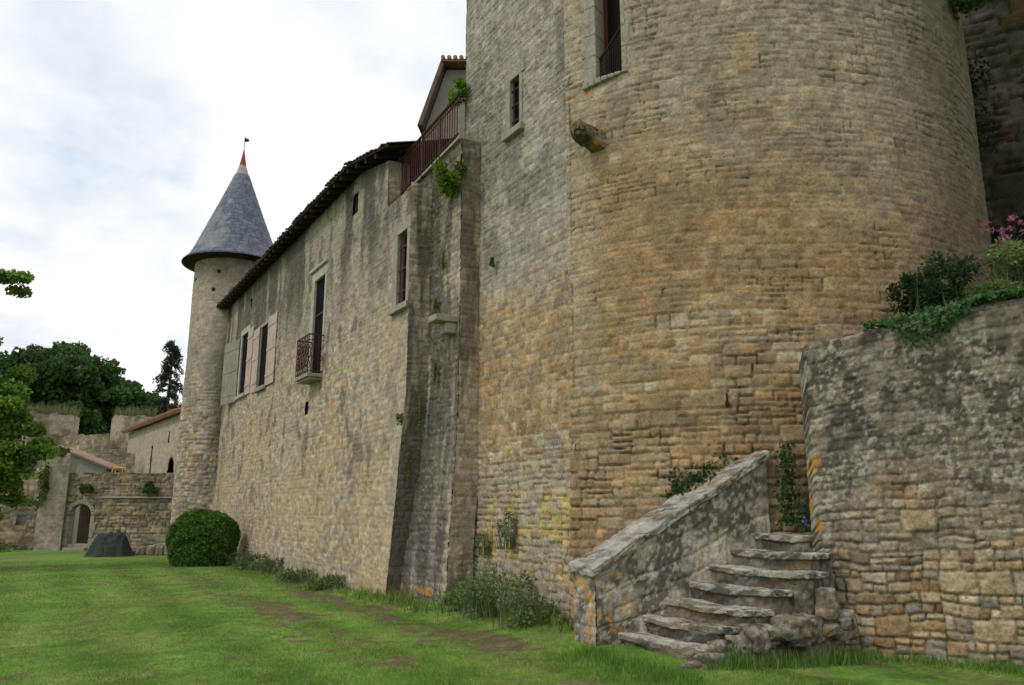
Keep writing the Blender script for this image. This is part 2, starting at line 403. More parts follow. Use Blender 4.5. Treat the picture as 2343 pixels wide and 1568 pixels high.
m=MB();m.box(Wf,DS-.42,DS+.05,12.24,12.58,4.94,5.06);m.box(Wf,DS-.2,DS+.05,12.28,12.54,4.74,4.937);m.make("stone_bracket",M_slab,bas,bev=.02)
# ============================================================ KEEP
DB=6.6
keep=thing("castle_keep",WP(DB,11,0),"tall grey and ochre stone keep wall with a small barred window","castle tower")
holeB=(10.70,11.04,8.2,9.22)
def colB(U,V,st):
    g=pal(st,[TAN,OC,GRY,BRN,PALE],[3,2,2.5,1,2])
    c=mix(g,MOR,(1-st['h'])*.6)
    up=sm(4.4,6.2,V+1.4*(fb(U*1.1,V*1.1,41,3)-.5))
    c=mix(c,mix((.25,.24,.215),(.39,.365,.315),st['r1']),.8*up)
    c=mix(c,(.15,.145,.13),.6*sm(.48,.62,fb(U*1.3,V*1.0,42,4))*sm(5,6.5,V))
    mid=sm(2.5,3.0,V+.5*(fb(U*1.5,V*1.5,44)-.5))*(1-sm(4.2,5.6,V+(fb(U,V,46)-.5)))
    c=mix(c,np.array([.36,.235,.12])*(.75+.5*st['r3'])[...,None],.6*mid)
    low=1-sm(2.1,2.7,V)
    c=mix(c,mix((.43,.38,.295),(.33,.29,.22),st['r3']),.6*low)
    c=mix(c,YL,.7*sm(.50,.60,fb(U*3,V*3,45,4))*sm(.5,.9,V)*(1-sm(1.7,2.1,V)))
    c=mix(c,WL,.3*sm(.64,.7,fb(U*16,V*16,43,3)))
    c=mix(c,np.array([.06,.05,.04]),.8*(1-sm(-.002,.005,st['d']))*(1-sm(2,3,V)))
    c=mix(c,np.array([.16,.13,.10]),.45*(1-sm(-.002,.006,st['d']))*sm(.4,.6,fb(U*1.5,V*1.5,40,3)))
    return c
U=np.arange(9.22,12.82,.024);V=np.arange(-.3,13.6,.024)
sheet("wall",keep,wpos(DB),wn,U,V,colB,dict(seed=48,rh=(.18,.28),sw=(.22,.46)),amp=.030,nz=.012,holes=[holeB],amp_f=lambda U,V,st:.5+.7*(1-sm(2,3,V))+.2*sm(6,7,V))
m=MB();m.box(Wf,DB+.3,10,9.3,12.7,-.3,13.5);m.make("inner_wall",M_dark,keep)
u=np.arange(DB,10.5,.06);v=np.arange(7.5,13.6,.06)
sheet("side_wall",keep,lambda U,V:(U*nA[0]+12.82*dA[0],U*nA[1]+12.82*dA[1],V),lambda U,V:(dA[0],dA[1],0.),u,v,lambda U,V,st:mix(GRY,PALE,st['r1']),dict(seed=47),amp=.02)
window(keep,holeB,D=DB,jw=.13,bars=2,depth=.1,frame=M_slab,cross=False,label="small barred window with stone surround",barmat=M_iron)
# ============================================================ ROUND TOWER
tw=thing("round_tower",(TC[0],TC[1],0),"massive round ochre rubble-stone tower with tall window and stone spout","castle tower")
rad=math.pi/180
def colT(U,V,st):
    ph=U/TR/rad
    g=pal(st,[OC,TAN,BRN,GRY,PALE,TAN],[2.5,3,1.0,1.0,.6,1.6])
    n1=fb(U*.7,V*.7,51,4);n2=fb(U*1.6,V*1.6,52,4)
    vis=sm(.28,.55,n1+.25*(1-sm(3,5,V)))
    c=mix(g,MOR,(1-st['h'])*.7)
    smooth=mix((.40,.305,.19),(.31,.235,.15),n2)
    c=mix(smooth,c,.35+.45*vis)
    c=mix(c,np.array([.30,.195,.10])*(.8+.4*st['r3'])[...,None],.62*sm(.38,.60,fb(U*.6,V*1.0,53,4)+.10*np.exp(-((V-5)/1.8)**2))*(1-sm(5.8,8.0,V)))
    gy=sm(5.4,8.6,V+2.4*(fb(U*.9,V*.9,54,4)-.5)-sm(250,270,ph)*-.3)
    c=mix(c,mix((.25,.235,.205),(.37,.335,.27),st['r1']),.82*gy*sm(.28,.52,n2+.15))
    c=mix(c,(.19,.16,.12),.45*sm(.50,.66,fb(U*1.4+9,V*2.0,63,4)))
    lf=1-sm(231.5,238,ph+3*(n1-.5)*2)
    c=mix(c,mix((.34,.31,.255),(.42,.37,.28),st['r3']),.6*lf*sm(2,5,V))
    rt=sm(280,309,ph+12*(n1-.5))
    c=mix(c,(.11,.097,.073),.8*rt)  # shade on the tower's right flank, painted into the stone colour
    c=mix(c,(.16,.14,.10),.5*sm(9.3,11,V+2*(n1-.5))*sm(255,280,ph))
    c=mix(c,ORG_L,.7*sm(.55,.64,fb(U*5,V*5,55,3))*sm(6.9,7.2,V)*(1-sm(7.5,7.8,V))*(1-sm(237.5,239,ph)))
    c=mix(c,ORG_L,.6*sm(.5,.6,fb(U*6,V*6,62,3))*sm(7.8,8.0,V)*(1-sm(8.2,8.35,V))*(1-sm(238,240,ph)))
    crack=(1-sm(-.003,.003,st['d']))*sm(.54,.64,fb(U*1.9,V*1.9,56,3))
    c=mix(c,(.035,.028,.02),.9*crack)
    c=mix(c,np.array([.15,.10,.06]),.5*(1-sm(-.002,.006,st['d']))*(1-sm(2.2,3.4,V)))
    c=mix(c,np.array([.30,.215,.13])*(.75+.5*st['r3'])[...,None],.4*(1-sm(1.2,2.4,V)))
    return c
holT=(236.0,241.4,8.15,10.9)
hu=lambda p:p*rad*TR
U=np.arange(hu(229.2),hu(336),.0225);V=np.arange(-.3,12.2,.0225)
def posT(U,V):
    a=U/TR;r=TR+.10*(1-sm(0,3,V));return TC[0]+r*np.cos(a),TC[1]+r*np.sin(a),V
def ampT(U,V,st):
    base=.36+.70*(1-sm(2.5,5.0,V+1.5*(fb(U*.8,V*.8,57)-.5)))+.15*sm(6.5,8,V)
    deep=1+2.0*sm(.54,.64,fb(U*1.9,V*1.9,56,3))*(1-st['h'])
    return base*deep
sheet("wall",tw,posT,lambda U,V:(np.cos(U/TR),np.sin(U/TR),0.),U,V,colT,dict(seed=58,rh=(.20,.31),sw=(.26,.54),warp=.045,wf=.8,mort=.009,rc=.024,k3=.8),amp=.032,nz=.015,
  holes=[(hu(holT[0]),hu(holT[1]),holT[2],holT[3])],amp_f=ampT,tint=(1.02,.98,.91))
m=MB();m.tube([(TC[0],TC[1],-.3),(TC[0],TC[1],12.1)],TR-.45,48);m.make("inner_wall",M_dark,tw)
m=MB();m.box(TP,TR-.42,TR-.38,235,242.5,8,11);wT=m.make("window",M_dark,tw,label="tall dark window opening with stone jambs")
m=MB()
z=8.17
k=0
while z<11:
    hgt=[.42,.36,.5][k%3];wd=[2.4,2.9,2.2][k%3]
    m.box(TP,TR-.35,TR+.015,holT[0]-wd,holT[0]+.15,z,z+hgt-.006);m.box(TP,TR-.35,TR+.012,holT[1]-.15,holT[1]+[.9,1.5,.7][k%3],z,z+hgt-.006);z+=hgt;k+=1
m.make("jamb",M_slab,wT,bev=.012)
m=MB()
for k in range(7): 
    a=233.4+k*1.3;m.box(TP,TR-.35,TR+.06,a,a+1.28,8.04+(k*.014),8.165)
m.make("sill",M_slab,wT,bev=.02)
m=MB()
m.tube([TP(TR-.12,236.1,8.55),TP(TR-.1,241.3,9.05)],.02,6)
for k in range(14):
    a=236.2+k*.38;m.tube([TP(TR-.12,a,8.17),TP(TR-.12,a+.05,8.57+k*.034)],.006,4)
for k in range(6): m.tube([TP(TR-.12,236.1,8.2+k*.08),TP(TR-.12,241.3,8.22+k*.13)],.005,4)
m.make("guard_rail",M_iron,wT)
m=MB();m.box(TP,TR-.36,TR-.30,236.1,237.0,8.17,10.9);m.box(TP,TR-.355,TR-.305,240.6,241.3,8.17,10.9);m.make("casement",M_rust,wT)
def lump(f,a0,a1,b0,b1,c0,c1,seed,cuts=10,amp=.03,colf=None,tap=None,rk=.35):
    vs=[];fs=[];key={}
    def vid(i,j,l):
        q=(i,j,l)
        if q not in key: key[q]=len(vs);vs.append(q)
        return key[q]
    for i in range(cuts):
        for j in range(cuts):
            fs+=[(vid(i,j,0),vid(i,j+1,0),vid(i+1,j+1,0),vid(i+1,j,0)),(vid(i,j,cuts),vid(i+1,j,cuts),vid(i+1,j+1,cuts),vid(i,j+1,cuts)),
                 (vid(i,0,j),vid(i+1,0,j),vid(i+1,0,j+1),vid(i,0,j+1)),(vid(i,cuts,j),vid(i,cuts,j+1),vid(i+1,cuts,j+1),vid(i+1,cuts,j)),
                 (vid(0,i,j),vid(0,i,j+1),vid(0,i+1,j+1),vid(0,i+1,j)),(vid(cuts,i,j),vid(cuts,i+1,j),vid(cuts,i+1,j+1),vid(cuts,i,j+1))]
    q=np.array(vs,float)/cuts*2-1
    L=np.array([a1-a0,b1-b0,c1-c0])/2
    qq=q*L;r=min(L)*rk
    inner=np.clip(qq,-(L-r),(L-r));dd=qq-inner;ln=np.linalg.norm(dd,axis=1,keepdims=True)+1e-9
    qq=inner+dd/ln*np.minimum(ln,r)
    no=lambda s,f:fb(qq[:,0]*f+s,(qq[:,1]+qq[:,2]*1.7)*f+s*2,seed,4)-.5
    off=np.stack([amp*2.0*no(ax*7.7,5)+amp*1.5*no(ax*3.3+20,20) for ax in range(3)],1)
    P=qq+off+np.array([a0+a1,b0+b1,c0+c1])/2
    if tap is not None:P=tap(P)
    W=np.array([f(*x) for x in P])
    C=colf(W,q,seed)*.9 if colf else np.tile((.35,.31,.25),(len(W),1))
    return W,np.array(fs),C
def lichen(W,q,seed,base=(.33,.295,.235),white=.5,orange=.2,dark=.5,topw=0.):
    x=W[:,0]*1.0+W[:,1]*.6;y=W[:,2]+W[:,1]*.5
    c=np.tile(base,(len(W),1)).astype(float)*(.8+.4*fb(x*3,y*3,seed))[:,None]
    c=mix(c,BLK,dark*sm(.42,.58,fb(x*5,y*5,seed+1,4)))
    c=mix(c,WL,white*sm(.52,.6,fb(x*20,y*20,seed+2,3)))
    c=mix(c,ORG_L,orange*sm(.56,.64,fb(x*7,y*7,seed+3,3)))
    if topw: c=mix(c,(.50,.48,.42),topw*sm(.3,.9,q[:,2])*sm(.40,.56,fb(x*9,W[:,1]*9,seed+4,3)))
    return c
def spf(a,b,c):
    x,y,_=TP(TR-.1,236.7,0);dx,dy=math.cos(214*rad),math.sin(214*rad)
    return (x+dx*a-dy*b,y+dy*a+dx*b,c)
Wv,F,C=lump(spf,0,.58,-.14,.14,6.94,7.30,61,18,.045,lambda W,q,s:mix(lichen(W,q,s,(.17,.14,.09),.2,.5,.8),(.40,.24,.05),.45*sm(.50,.60,fb(W[:,0]*9,W[:,2]*9+W[:,1]*4,66,3))),tap=lambda P:np.stack([P[:,0],P[:,1]*(1-.45*P[:,0]),P[:,2]+np.where(P[:,2]<7.13,.30*P[:,0],.02*P[:,0])-.10*np.exp(-(P[:,1]/.05)**2)*(P[:,2]>7.15)*(P[:,0]>.1)],1),rk=.25)
mk("stone_spout",Wv,F,M_stone,tw,col=C,smooth=True)
m=MB();m.tube([TP(TR-.05,256.5,3.05),TP(TR+.16,256.5,2.98)],.03,6);m.tube([TP(TR+.13,256.5,2.95),TP(TR+.13,256.5,3.14)],.014,5);m.make("iron_pin",M_iron,tw)
# ============================================================ TURRET
uc=np.array([-11.66,31.5]);uR=1.56
tu=thing("stair_turret",(uc[0],uc[1],0),"slender round stone turret with conical slate roof and red finial","tower")
def colU(U,V,st):
    g=pal(st,[TAN,GRY,PALE,OC],[3,2,3,1.2])
    up=sm(4.6,8.0,V+2.2*(fb(U,V,71)-.5))
    c=mix(mix(g,(.14,.12,.09),(1-st['h'])*.55),mix((.41,.37,.30),(.34,.31,.26),fb(U*1.5,V*1.5,72)),.25+.5*up)
    c=mix(c,(.22,.205,.18),.5*sm(.46,.63,fb(U*1.2,V*.7,73,4)))
    c=mix(c,BLK,.5*sm(9.6,11.5,V+1.2*fb(U*2,V*.4,74)-.6))
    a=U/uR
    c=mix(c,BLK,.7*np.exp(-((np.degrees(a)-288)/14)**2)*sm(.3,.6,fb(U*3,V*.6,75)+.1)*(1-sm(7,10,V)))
    return c
U=np.linspace(0,2*math.pi*uR,240);V=np.arange(-.3,11.75,.042)
sheet("wall",tu,lambda U,V:(uc[0]+(uR+.05*(1-sm(4,8,V)))*np.cos(U/uR),uc[1]+(uR+.05*(1-sm(4,8,V)))*np.sin(U/uR),V),lambda U,V:(np.cos(U/uR),np.sin(U/uR),0.),U,V,colU,
  dict(seed=76,rh=(.2,.32),sw=(.22,.5)),amp=.045,nz=.012,amp_f=lambda U,V,st:.3+.7*(1-sm(4.2,8.0,V+2.2*(fb(U,V,71)-.5))))
for ph,z in ((222,10.75),(268,10.95),(262,10.2)):
    m=MB();f=lambda a,b,c:(uc[0]+a*math.cos(b*rad),uc[1]+a*math.sin(b*rad),c)
    m.box(f,uR-.1,uR+.02,ph-2.4,ph+2.4,z-.06,z+.07);m.make("putlog_hole",M_dark,tu)
prof=[(2.10,11.60),(1.86,11.9),(1.66,12.3),(1.42,12.9),(1.10,13.7),(.77,14.55),(.44,15.4),(.32,15.72)]
pr=np.array(prof);cl=np.concatenate([[0],np.cumsum(np.hypot(np.diff(pr[:,0]),np.diff(pr[:,1])))])
def posC(U,V):
    r=np.interp(V,cl,pr[:,0]);z=np.interp(V,cl,pr[:,1]);a=U/1.5
    return uc[0]+r*np.cos(a),uc[1]+r*np.sin(a),z
def colC(U,V,st):
    c=mix((.15,.18,.24),(.27,.31,.38),st['r1']);c=mix(c,(.05,.055,.07),(1-st['h'])*.9)
    return mix(c,(.28,.28,.27),.4*sm(.6,.7,fb(U,V,78)))
sheet("roof",tu,posC,lambda U,V:(np.cos(U/1.5)*.85,np.sin(U/1.5)*.85,.5),np.linspace(0,2*math.pi*1.5,300),np.append(np.arange(0,cl[-1],.03),cl[-1]),colC,
  dict(seed=79,rh=(.16,.165),sw=(.18,.24),warp=.003,mort=.011,rc=.01,split=False),amp=.025,nz=.003,mat=M_slate,tint=(1,1,1))
m=MB();m.tube([(uc[0],uc[1],15.66),(uc[0],uc[1],15.85),(uc[0],uc[1],16.2)],[.33,.25,.14],16);m.make("zinc_cap",M_zinc,tu)
m=MB();m.tube([(uc[0],uc[1],16.18),(uc[0],uc[1],16.6),(uc[0],uc[1],16.95)],[.15,.07,.02],12)
m.make("finial",M_redcap,tu)
m=MB();m.tube([(uc[0],uc[1],16.9),(uc[0],uc[1],17.55)],.015,5);m.poly([(uc[0],uc[1],17.3),(uc[0]+.18,uc[1]+.03,17.34),(uc[0]+.18,uc[1]+.03,17.45),(uc[0],uc[1],17.52)]);m.make("weather_vane",M_iron,tu)
m=MB();m.tube([(uc[0],uc[1],11.52),(uc[0],uc[1],11.64)],[uR+.05,2.08],48,cap=True);m.make("eave_soffit",M_rafter,tu)
# ============================================================ GABLE HOUSE
gh=thing("gabled_house",(-1,20,0),"grey rendered gable house with clay tile roof above the terrace","house")
m=MB();g=[(-2.4,7),(-2.4,12.0),(-1.85,13.8),(1,13.8),(1,7)]
m.v=[(x,20,z) for x,z in g]+[(x+.6,26,z) for x,z in g];m.f=[(0,4,3,2,1),(5,6,7,8,9)]+[(k,(k+1)%5,(k+1)%5+5,k+5) for k in range(5)]
m.make("wall",M_grey,gh)
m=MB();m.v=[(-2.6,19.7,11.95),(-1.98,19.7,13.95),(-1.9,19.7,13.86),(-2.48,19.7,11.95),(-2.1,26,11.95),(-1.4,26,13.95),(-1.3,26,13.86),(-1.9,26,11.95)]
m.f=[(0,3,2,1),(4,5,6,7),(0,1,5,4),(1,2,6,5),(2,3,7,6),(3,0,4,7)];rf=m.make("roof",M_tiled,gh)
m=MB();x=-1.92
m.box(lambda a,b,c:(a,b,c),-1.97,1,19.65,24,13.86,13.93)
while x<1:
    m.tube([(x,19.6,13.96),(x,24,14.1)],.06,8);x+=.17
m.make("ridge_tiles",M_tile,rf)
# ============================================================ STAIRCASE
sc_=thing("stone_staircase",(1.2,9.6,0),"worn lichen-covered stone staircase with thick sloping parapet","staircase")
P0=np.array([1.0,9.72]);ee=np.array([.985,.17]);ww=np.array([.5,-.866])
def SF(a,b,c): 
    p=P0+ee*a+ww*b;return (p[0],p[1],c)
tz=[.05,.22,.41,.60,.79,.98,1.17,1.36];wid=[1.0,1.36,1.22,1.34,1.26,1.40,1.20,.86];ST=.292
for i in range(8):
    a0=-.02+ST*i;a1=a0+.34 if i<7 else a0+1.5
    z1=tz[i]
    sk=rng.uniform(-.05,.05)
    tp=lambda P,sk=sk,i=i:np.stack([P[:,0]+sk*P[:,1]+.05*(fb(P[:,1]*3+i,P[:,1]*0,70,3)-.5),P[:,1]+.08*(fb(P[:,0]*6+i*3,P[:,0]*0,72,2)-.5)*(P[:,1]>.6),P[:,2]-.025*np.exp(-((P[:,1]-.6)/.35)**2)*(P[:,2]>z1-.2)],1)
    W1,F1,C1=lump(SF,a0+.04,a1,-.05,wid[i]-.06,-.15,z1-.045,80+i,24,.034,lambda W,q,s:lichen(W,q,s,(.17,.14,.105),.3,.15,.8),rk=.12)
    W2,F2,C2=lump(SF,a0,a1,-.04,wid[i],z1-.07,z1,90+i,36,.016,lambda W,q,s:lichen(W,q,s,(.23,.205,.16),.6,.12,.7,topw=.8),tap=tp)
    mk("step",np.vstack([W1,W2]),np.vstack([F1,F2+len(W1)]),M_stone,sc_,col=np.vstack([C1,C2]),smooth=True)
# broken kerb stones along the open side of the steps
for k in range(22):
    a=.15+1.85*(k/22)+rng.uniform(-.05,.05);zt=.06+.50*a*rng.uniform(.35,1.0);b=1.33+rng.uniform(-.04,.14)-.02*a
    s1_=rng.uniform(.08,.17);s2_=rng.uniform(.07,.13)
    Wv,F,C=lump(SF,a-s1_,a+s1_,b-s2_,b+s2_,max(-.08,zt-rng.uniform(.12,.3)),zt,140+k,10,.03,lambda W,q,s:lichen(W,q,s,(.18,.15,.11),.35,.15,.75,topw=.3),rk=.6)
    mk("kerb_stone",Wv,F,M_stone,sc_,col=C,smooth=True)
SL=.60;PA=2.30
def ptop(a): return .93+SL*a
g_=lambda st:pal(st,[TAN,GRY,PALE],[1,2,1])
def psheet(name,b,out,u,v):
    def pos(U,V):
        t=V/1.0*ptop(U)*.999
        return P0[0]+ee[0]*U+ww[0]*b,P0[1]+ee[1]*U+ww[1]*b,t-.2*(1-V)
    def colf(U,V,st):
        Z=V*ptop(U)
        c=mix((.38,.34,.275),(.27,.245,.20),fb(U*3,Z*3,101));c=mix(c,g_(st),.35)
        c=mix(c,BLK,.8*sm(.45,.6,fb(U*3.2,Z*3.2,102,4)+.05*U))
        c=mix(c,WL,.55*sm(.55,.63,fb(U*20,Z*20,103,3)))
        c=mix(c,ORG_L,.7*sm(.6,.68,fb(U*11,Z*11,104,3))*(1-sm(.1,.7,U)))
        return c
    return sheet(name,sc_,pos,lambda U,V:(out[0],out[1],0.),u,v,colf,dict(seed=105,rh=(.3,.5),sw=(.4,.8),warp=.06),amp=.016,nz=.018)
psheet("parapet",0.0,(.17,-.985),np.arange(0,PA,.018),np.linspace(0,1,120))
psheet("parapet",-.44,(-.17,.985),np.arange(0,PA,.04),np.linspace(0,1,50))
def colE(U,V,st):
    c=mix((.38,.345,.28),(.27,.25,.2),fb(U*4,V*3,111));c=mix(c,BLK,.7*sm(.45,.6,fb(U*4,V*4,114)));c=mix(c,WL,.6*sm(.54,.62,fb(U*18,V*18,112,3)));return mix(c,ORG_L,.75*sm(.57,.66,fb(U*10,V*10,113,3)))
sheet("parapet_end",sc_,lambda U,V:(P0[0]+ww[0]*U,P0[1]+ww[1]*U,V),lambda U,V:(-ee[0],-ee[1],0.),np.arange(-.46,.02,.02),np.arange(-.2,.97,.02),colE,dict(seed=115,rh=(.3,.5),sw=(.3,.6)),amp=.012,nz=.014)
for k,(a0,a1) in enumerate(((-.05,.60),(.61,1.2),(1.21,1.78),(1.79,PA+.02))):
    sh=lambda P:np.stack([P[:,0],P[:,1],P[:,2]+SL*P[:,0]],1)
    Wv,F,C=lump(SF,a0,a1,-.50,.05,.89,1.0,120+k,28,.020,lambda W,q,s:lichen(W,q,s,(.31,.29,.245),.55,.3,.65,topw=.35),tap=sh)
    mk("coping_stone",Wv,F,M_stone,sc_,col=C,smooth=True)
# ============================================================ GARDEN WALL
gw=thing("garden_wall",(5.5,8.2,0),"tall grey lichened rubble retaining wall topped with ivy","wall")
g0,ge,gn,gL=axis2((3.50,9.38),(8.2,6.55))
gn=-gn if gn@(-g0)<0 else gn
gtop=lambda u:3.38+.24*sm(-.02,.09,u)+.13*np.clip(u,0,5)+.05*(fb(u*3,u*0,131,3)-.5)
HV=3.6
def posG(U,V):
    T=gtop(U);r=.10
    s=V; zz=np.where(s<HV,s/HV*(T-r),0)
    a=np.clip((s-HV)/.16,0,1)*math.pi/2
    z=np.where(s<HV,zz,T-r+r*np.sin(a));back=np.where(s<HV,0,r*(1-np.cos(a)))+np.maximum(s-HV-.16,0)
    b=.03*(1-sm(0,1.8,z))
    return g0[0]+ge[0]*U+gn[0]*(b-back),g0[1]+ge[1]*U+gn[1]*(b-back),z-.15*(1-np.clip(s/HV,0,1))
def colG(U,V,st):
    g=pal(st,[OC,TAN,BRN,PALE,GRY],[1.4,3,1.2,1.0,1.2])
    c=mix(g,(.27,.22,.15),(1-st['h'])*.6)
    c=mix(c,(.31,.25,.17),.35*sm(.4,.6,fb(U*2,V*2,139,3)))
    c=mix(c,(.05,.04,.03),.75*(1-sm(-.002,.004,st['d']))*(1-sm(1.5,2.8,V)))
    e=sm(.9,2.4,V+1.6*(fb(U*1.0,V*1.0,132,4)-.5)+.8*(1-sm(0,1.1,U))-.12*U)
    gr=mix((.25,.23,.20),(.13,.12,.105),fb(U*1.7,V*1.7,133,4));gr=gr*(.75+.5*st['r3'])[...,None]
    c=mix(c,gr,.80*e)
    c=mix(c,BLK,.8*sm(.44,.58,fb(U*5,V*5,134,4))*sm(1.3,2.8,V))
    c=mix(c,WL,.5*sm(.57,.64,fb(U*26,V*26,135,2))*sm(1.0,2.0,V)*sm(.3,.5,fb(U*2.5,V*2.5,138,3)))
    c=mix(c,ORG_L,.8*sm(.58,.64,fb(U*10,V*7,136,3))*(1-sm(.1,.4,U))*sm(1,1.5,V)*(1-sm(2.4,2.8,V)))
    return c
sheet("wall",gw,posG,lambda U,V:(gn[0],gn[1],0.),np.arange(0,gL,.016),np.arange(0,HV+.16+.4,.016),colG,dict(seed=137,rh=(.18,.28),sw=(.18,.40),warp=.06,wf=1.6,mort=.010,rc=.022,k3=.8),amp=.040,nz=.026,
  amp_f=lambda U,V,st:.45+.65*(1-sm(.9,2.4,V+1.2*(fb(U,V,132)-.5)-.1*U)),tint=(1,.98,.93))
m=MB();gf=lambda a,b,c:(g0[0]+ge[0]*a-gn[0]*b,g0[1]+ge[1]*a-gn[1]*b,c)
m.box(gf,.06,gL,.2,.6,-.2,3.2);m.make("inner_wall",M_grey,gw)
a_,b_=np.meshgrid(np.arange(.55,12,.15),np.arange(.1,7,.15))
z_=3.42+.12*a_+.07*b_+.12*(fb(a_*2,b_*2,141)-.5)
x_=g0[0]+ge[0]*a_-gn[0]*b_;y_=g0[1]+ge[1]*a_-gn[1]*b_
P=np.stack([x_,y_,z_],-1);h,w_=a_.shape;idx=np.arange(h*w_).reshape(h,w_)
F=np.stack([idx[:-1,:-1],idx[:-1,1:],idx[1:,1:],idx[1:,:-1]],-1).reshape(-1,4)
mk("terrace_ground",P.reshape(-1,3),F,M_soil,kind="structure")
m=MB();m.box(gf,.56,12,.3,7,1.0,3.4);m.make("terrace_bank",M_soil,kind="structure")
# ============================================================ DARK SIDE WALL
dw=thing("shaded_wall",(10.5,13.5,0),"tall ivy-stained rubble wall beside the round tower, shade painted into its dark colour","wall")
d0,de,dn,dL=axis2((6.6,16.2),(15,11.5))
if dn@(-d0)<0: dn=-dn
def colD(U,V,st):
    c=mix(pal(st,[GRY,BRN,GRY],[1,.5,1])*.24,(.02,.019,.015),(1-st['h'])*.8);return mix(c,(.015,.022,.010),.6*sm(.48,.62,fb(U,V,151)))  # stone palette darkened to carry the wall's shade, ivy green mixed over it
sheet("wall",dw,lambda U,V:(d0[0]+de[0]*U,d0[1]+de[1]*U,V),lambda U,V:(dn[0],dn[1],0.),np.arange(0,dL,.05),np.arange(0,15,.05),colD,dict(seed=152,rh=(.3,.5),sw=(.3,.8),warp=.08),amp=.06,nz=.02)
# ============================================================ FAR WALLS
def planwall(name,parent,p0,p1,z1,colf,seed,step=.06,holes=(),mask=None,top=None,rh=(.22,.36),sw=(.3,.7),amp=.05,z0=-.2):
    q0,e,n,L=axis2(p0,p1)
    if n@(-q0)<0: n=-n
    v=np.arange(z0,z1,step);v=np.append(v,z1)
    T=top or (lambda u:z1+0*u)
    def pos(U,V):
        z=np.minimum(V,T(U));return q0[0]+e[0]*U,q0[1]+e[1]*U,z
    o=sheet(name,parent,pos,lambda U,V:(n[0],n[1],0.),np.arange(0,L+step,step),v,colf,dict(seed=seed,rh=rh,sw=sw),amp=amp,nz=.012,holes=holes,mask=mask)
    return o,(lambda a,b,c:(q0[0]+e[0]*a-n[0]*b,q0[1]+e[1]*a-n[1]*b,c)),L
def colF(k=1,dark=.3,seed=160):
    def f(U,V,st):
        c=pal(st,[TAN,GRY,PALE,OC],[3,3,2,1])*k;c=mix(c,(.10,.08,.06),(1-st['h'])*.7)
        return mix(c,(.09,.085,.055),dark*sm(.4,.62,fb(U*1.1,V*1.1,seed,4)))
    return f
aw=thing("courtyard_wall",(-16.5,33,0),"low coursed stone courtyard wall with arched doorway","wall")
def archmask(u,v):
    return ~((np.abs(u-.95)<.46)&(v<1.42))&~((np.hypot(u-.95,(v-1.42)*1.0)<.46)&(v>=1.42))
o,f,L=planwall("wall",aw,(-18.75,33),(-13.2,33),3.17,colF(.8,.5),161,step=.045,mask=archmask,top=lambda u:3.12+.12*(fb(u*3,u*0,3)-.5),rh=(.18,.3),sw=(.25,.55))
m=MB();m.box(f,1.45,L,.06,.5,-.2,3.0);m.box(f,0,.45,.06,.5,-.2,3.0);m.box(f,.45,1.45,.06,.5,1.95,3.0);m.make("inner_wall",M_grey,aw)
m=MB()
m.box(f,1.75,5.6,-.1,.02,2.08,2.15);m.make("ledge",M_slab,aw,bev=.02)
m=MB()
for k in range(13):
    a0=math.pi*k/13;a1=math.pi*(k+.93)/13
    def AF(a,b,c): return f(.95+a*math.cos(c),b,1.42+a*math.sin(c))
    m.box(AF,.44,.60,-.05,.3,a0,a1)
for k in range(5):
    for sx in (-1,1):
        a,b=sorted((.95+sx*.44,.95+sx*(.60+.08*(k%2))));m.box(f,a,b,-.05,.3,-.1+k*.3,-.1+k*.3+.285)
m.make("door_arch",M_slab,aw,bev=.015)
m=MB();m.box(f,.3,1.6,1.1,1.15,-.2,2.2);m.make("door_recess",stone_mat("shadowed_stone",.5,8,.3,attr=False,col=(.13,.10,.07)),aw)
m=MB()
for k in range(2): m.box(f,.5,1.4,-.3+k*.3,1.1,-.1,.1+k*.14)
m.make("door_step",M_slab,aw,bev=.02)
pl=thing("gate_pillar",(-18.9,32.9,0),"square rendered stone pillar at the end of the courtyard wall","pillar")
o,f,L=planwall("wall",pl,(-19.45,32.75),(-18.4,32.75),3.95,lambda U,V,st:mix(mix((.36,.32,.25),(.25,.22,.17),fb(U*2,V*2,162)),(.12,.12,.07),.5*sm(.5,.65,fb(U*2,V*1.5,163))),164,step=.05,amp=.02,top=lambda u:3.7+.45*(fb(u*3,u*0,9)-.3))
m=MB();m.box(f,0.02,L-.02,.03,.7,-.2,3.65);m.make("core",M_grey,pl)
lw=thing("low_boundary_wall",(-23,33,0),"low mossy rubble boundary wall with small square opening","wall")
o,f,L=planwall("wall",lw,(-30,34),(-19.4,33),1.8,colF(.6,.7,165),166,step=.06,holes=[(9.55,9.95,1.0,1.4)],top=lambda u:1.75+.25*(fb(u*2,u*0,8)-.5))
m=MB();m.box(f,0,L,.3,.6,-.2,1.6);m.make("core",M_grey,lw)
ob=thing("outbuilding",(-21,45,0),"beige stone outbuilding with red tile eave and arched door","building")
o,f,L=planwall("wall",ob,(-24.8,50.7),(-17,40),6.45,lambda U,V,st:mix(mix((.42,.36,.28),(.35,.31,.25),fb(U,V,170)),pal(st,[TAN,GRY],[1,1]),.35),171,step=.1,amp=.02,
   mask=lambda u,v:~((np.abs(u-12.05)<.7)&(v<3.6))&~(np.hypot(u-12.05,v-3.6)<.7),holes=[(7.1,7.45,3.6,5.2),(10.9,11.2,5.1,5.7)])
m=MB();m.box(f,0.1,L-.1,.3,6,-.2,6.3);m.make("inner_wall",M_dark,ob)
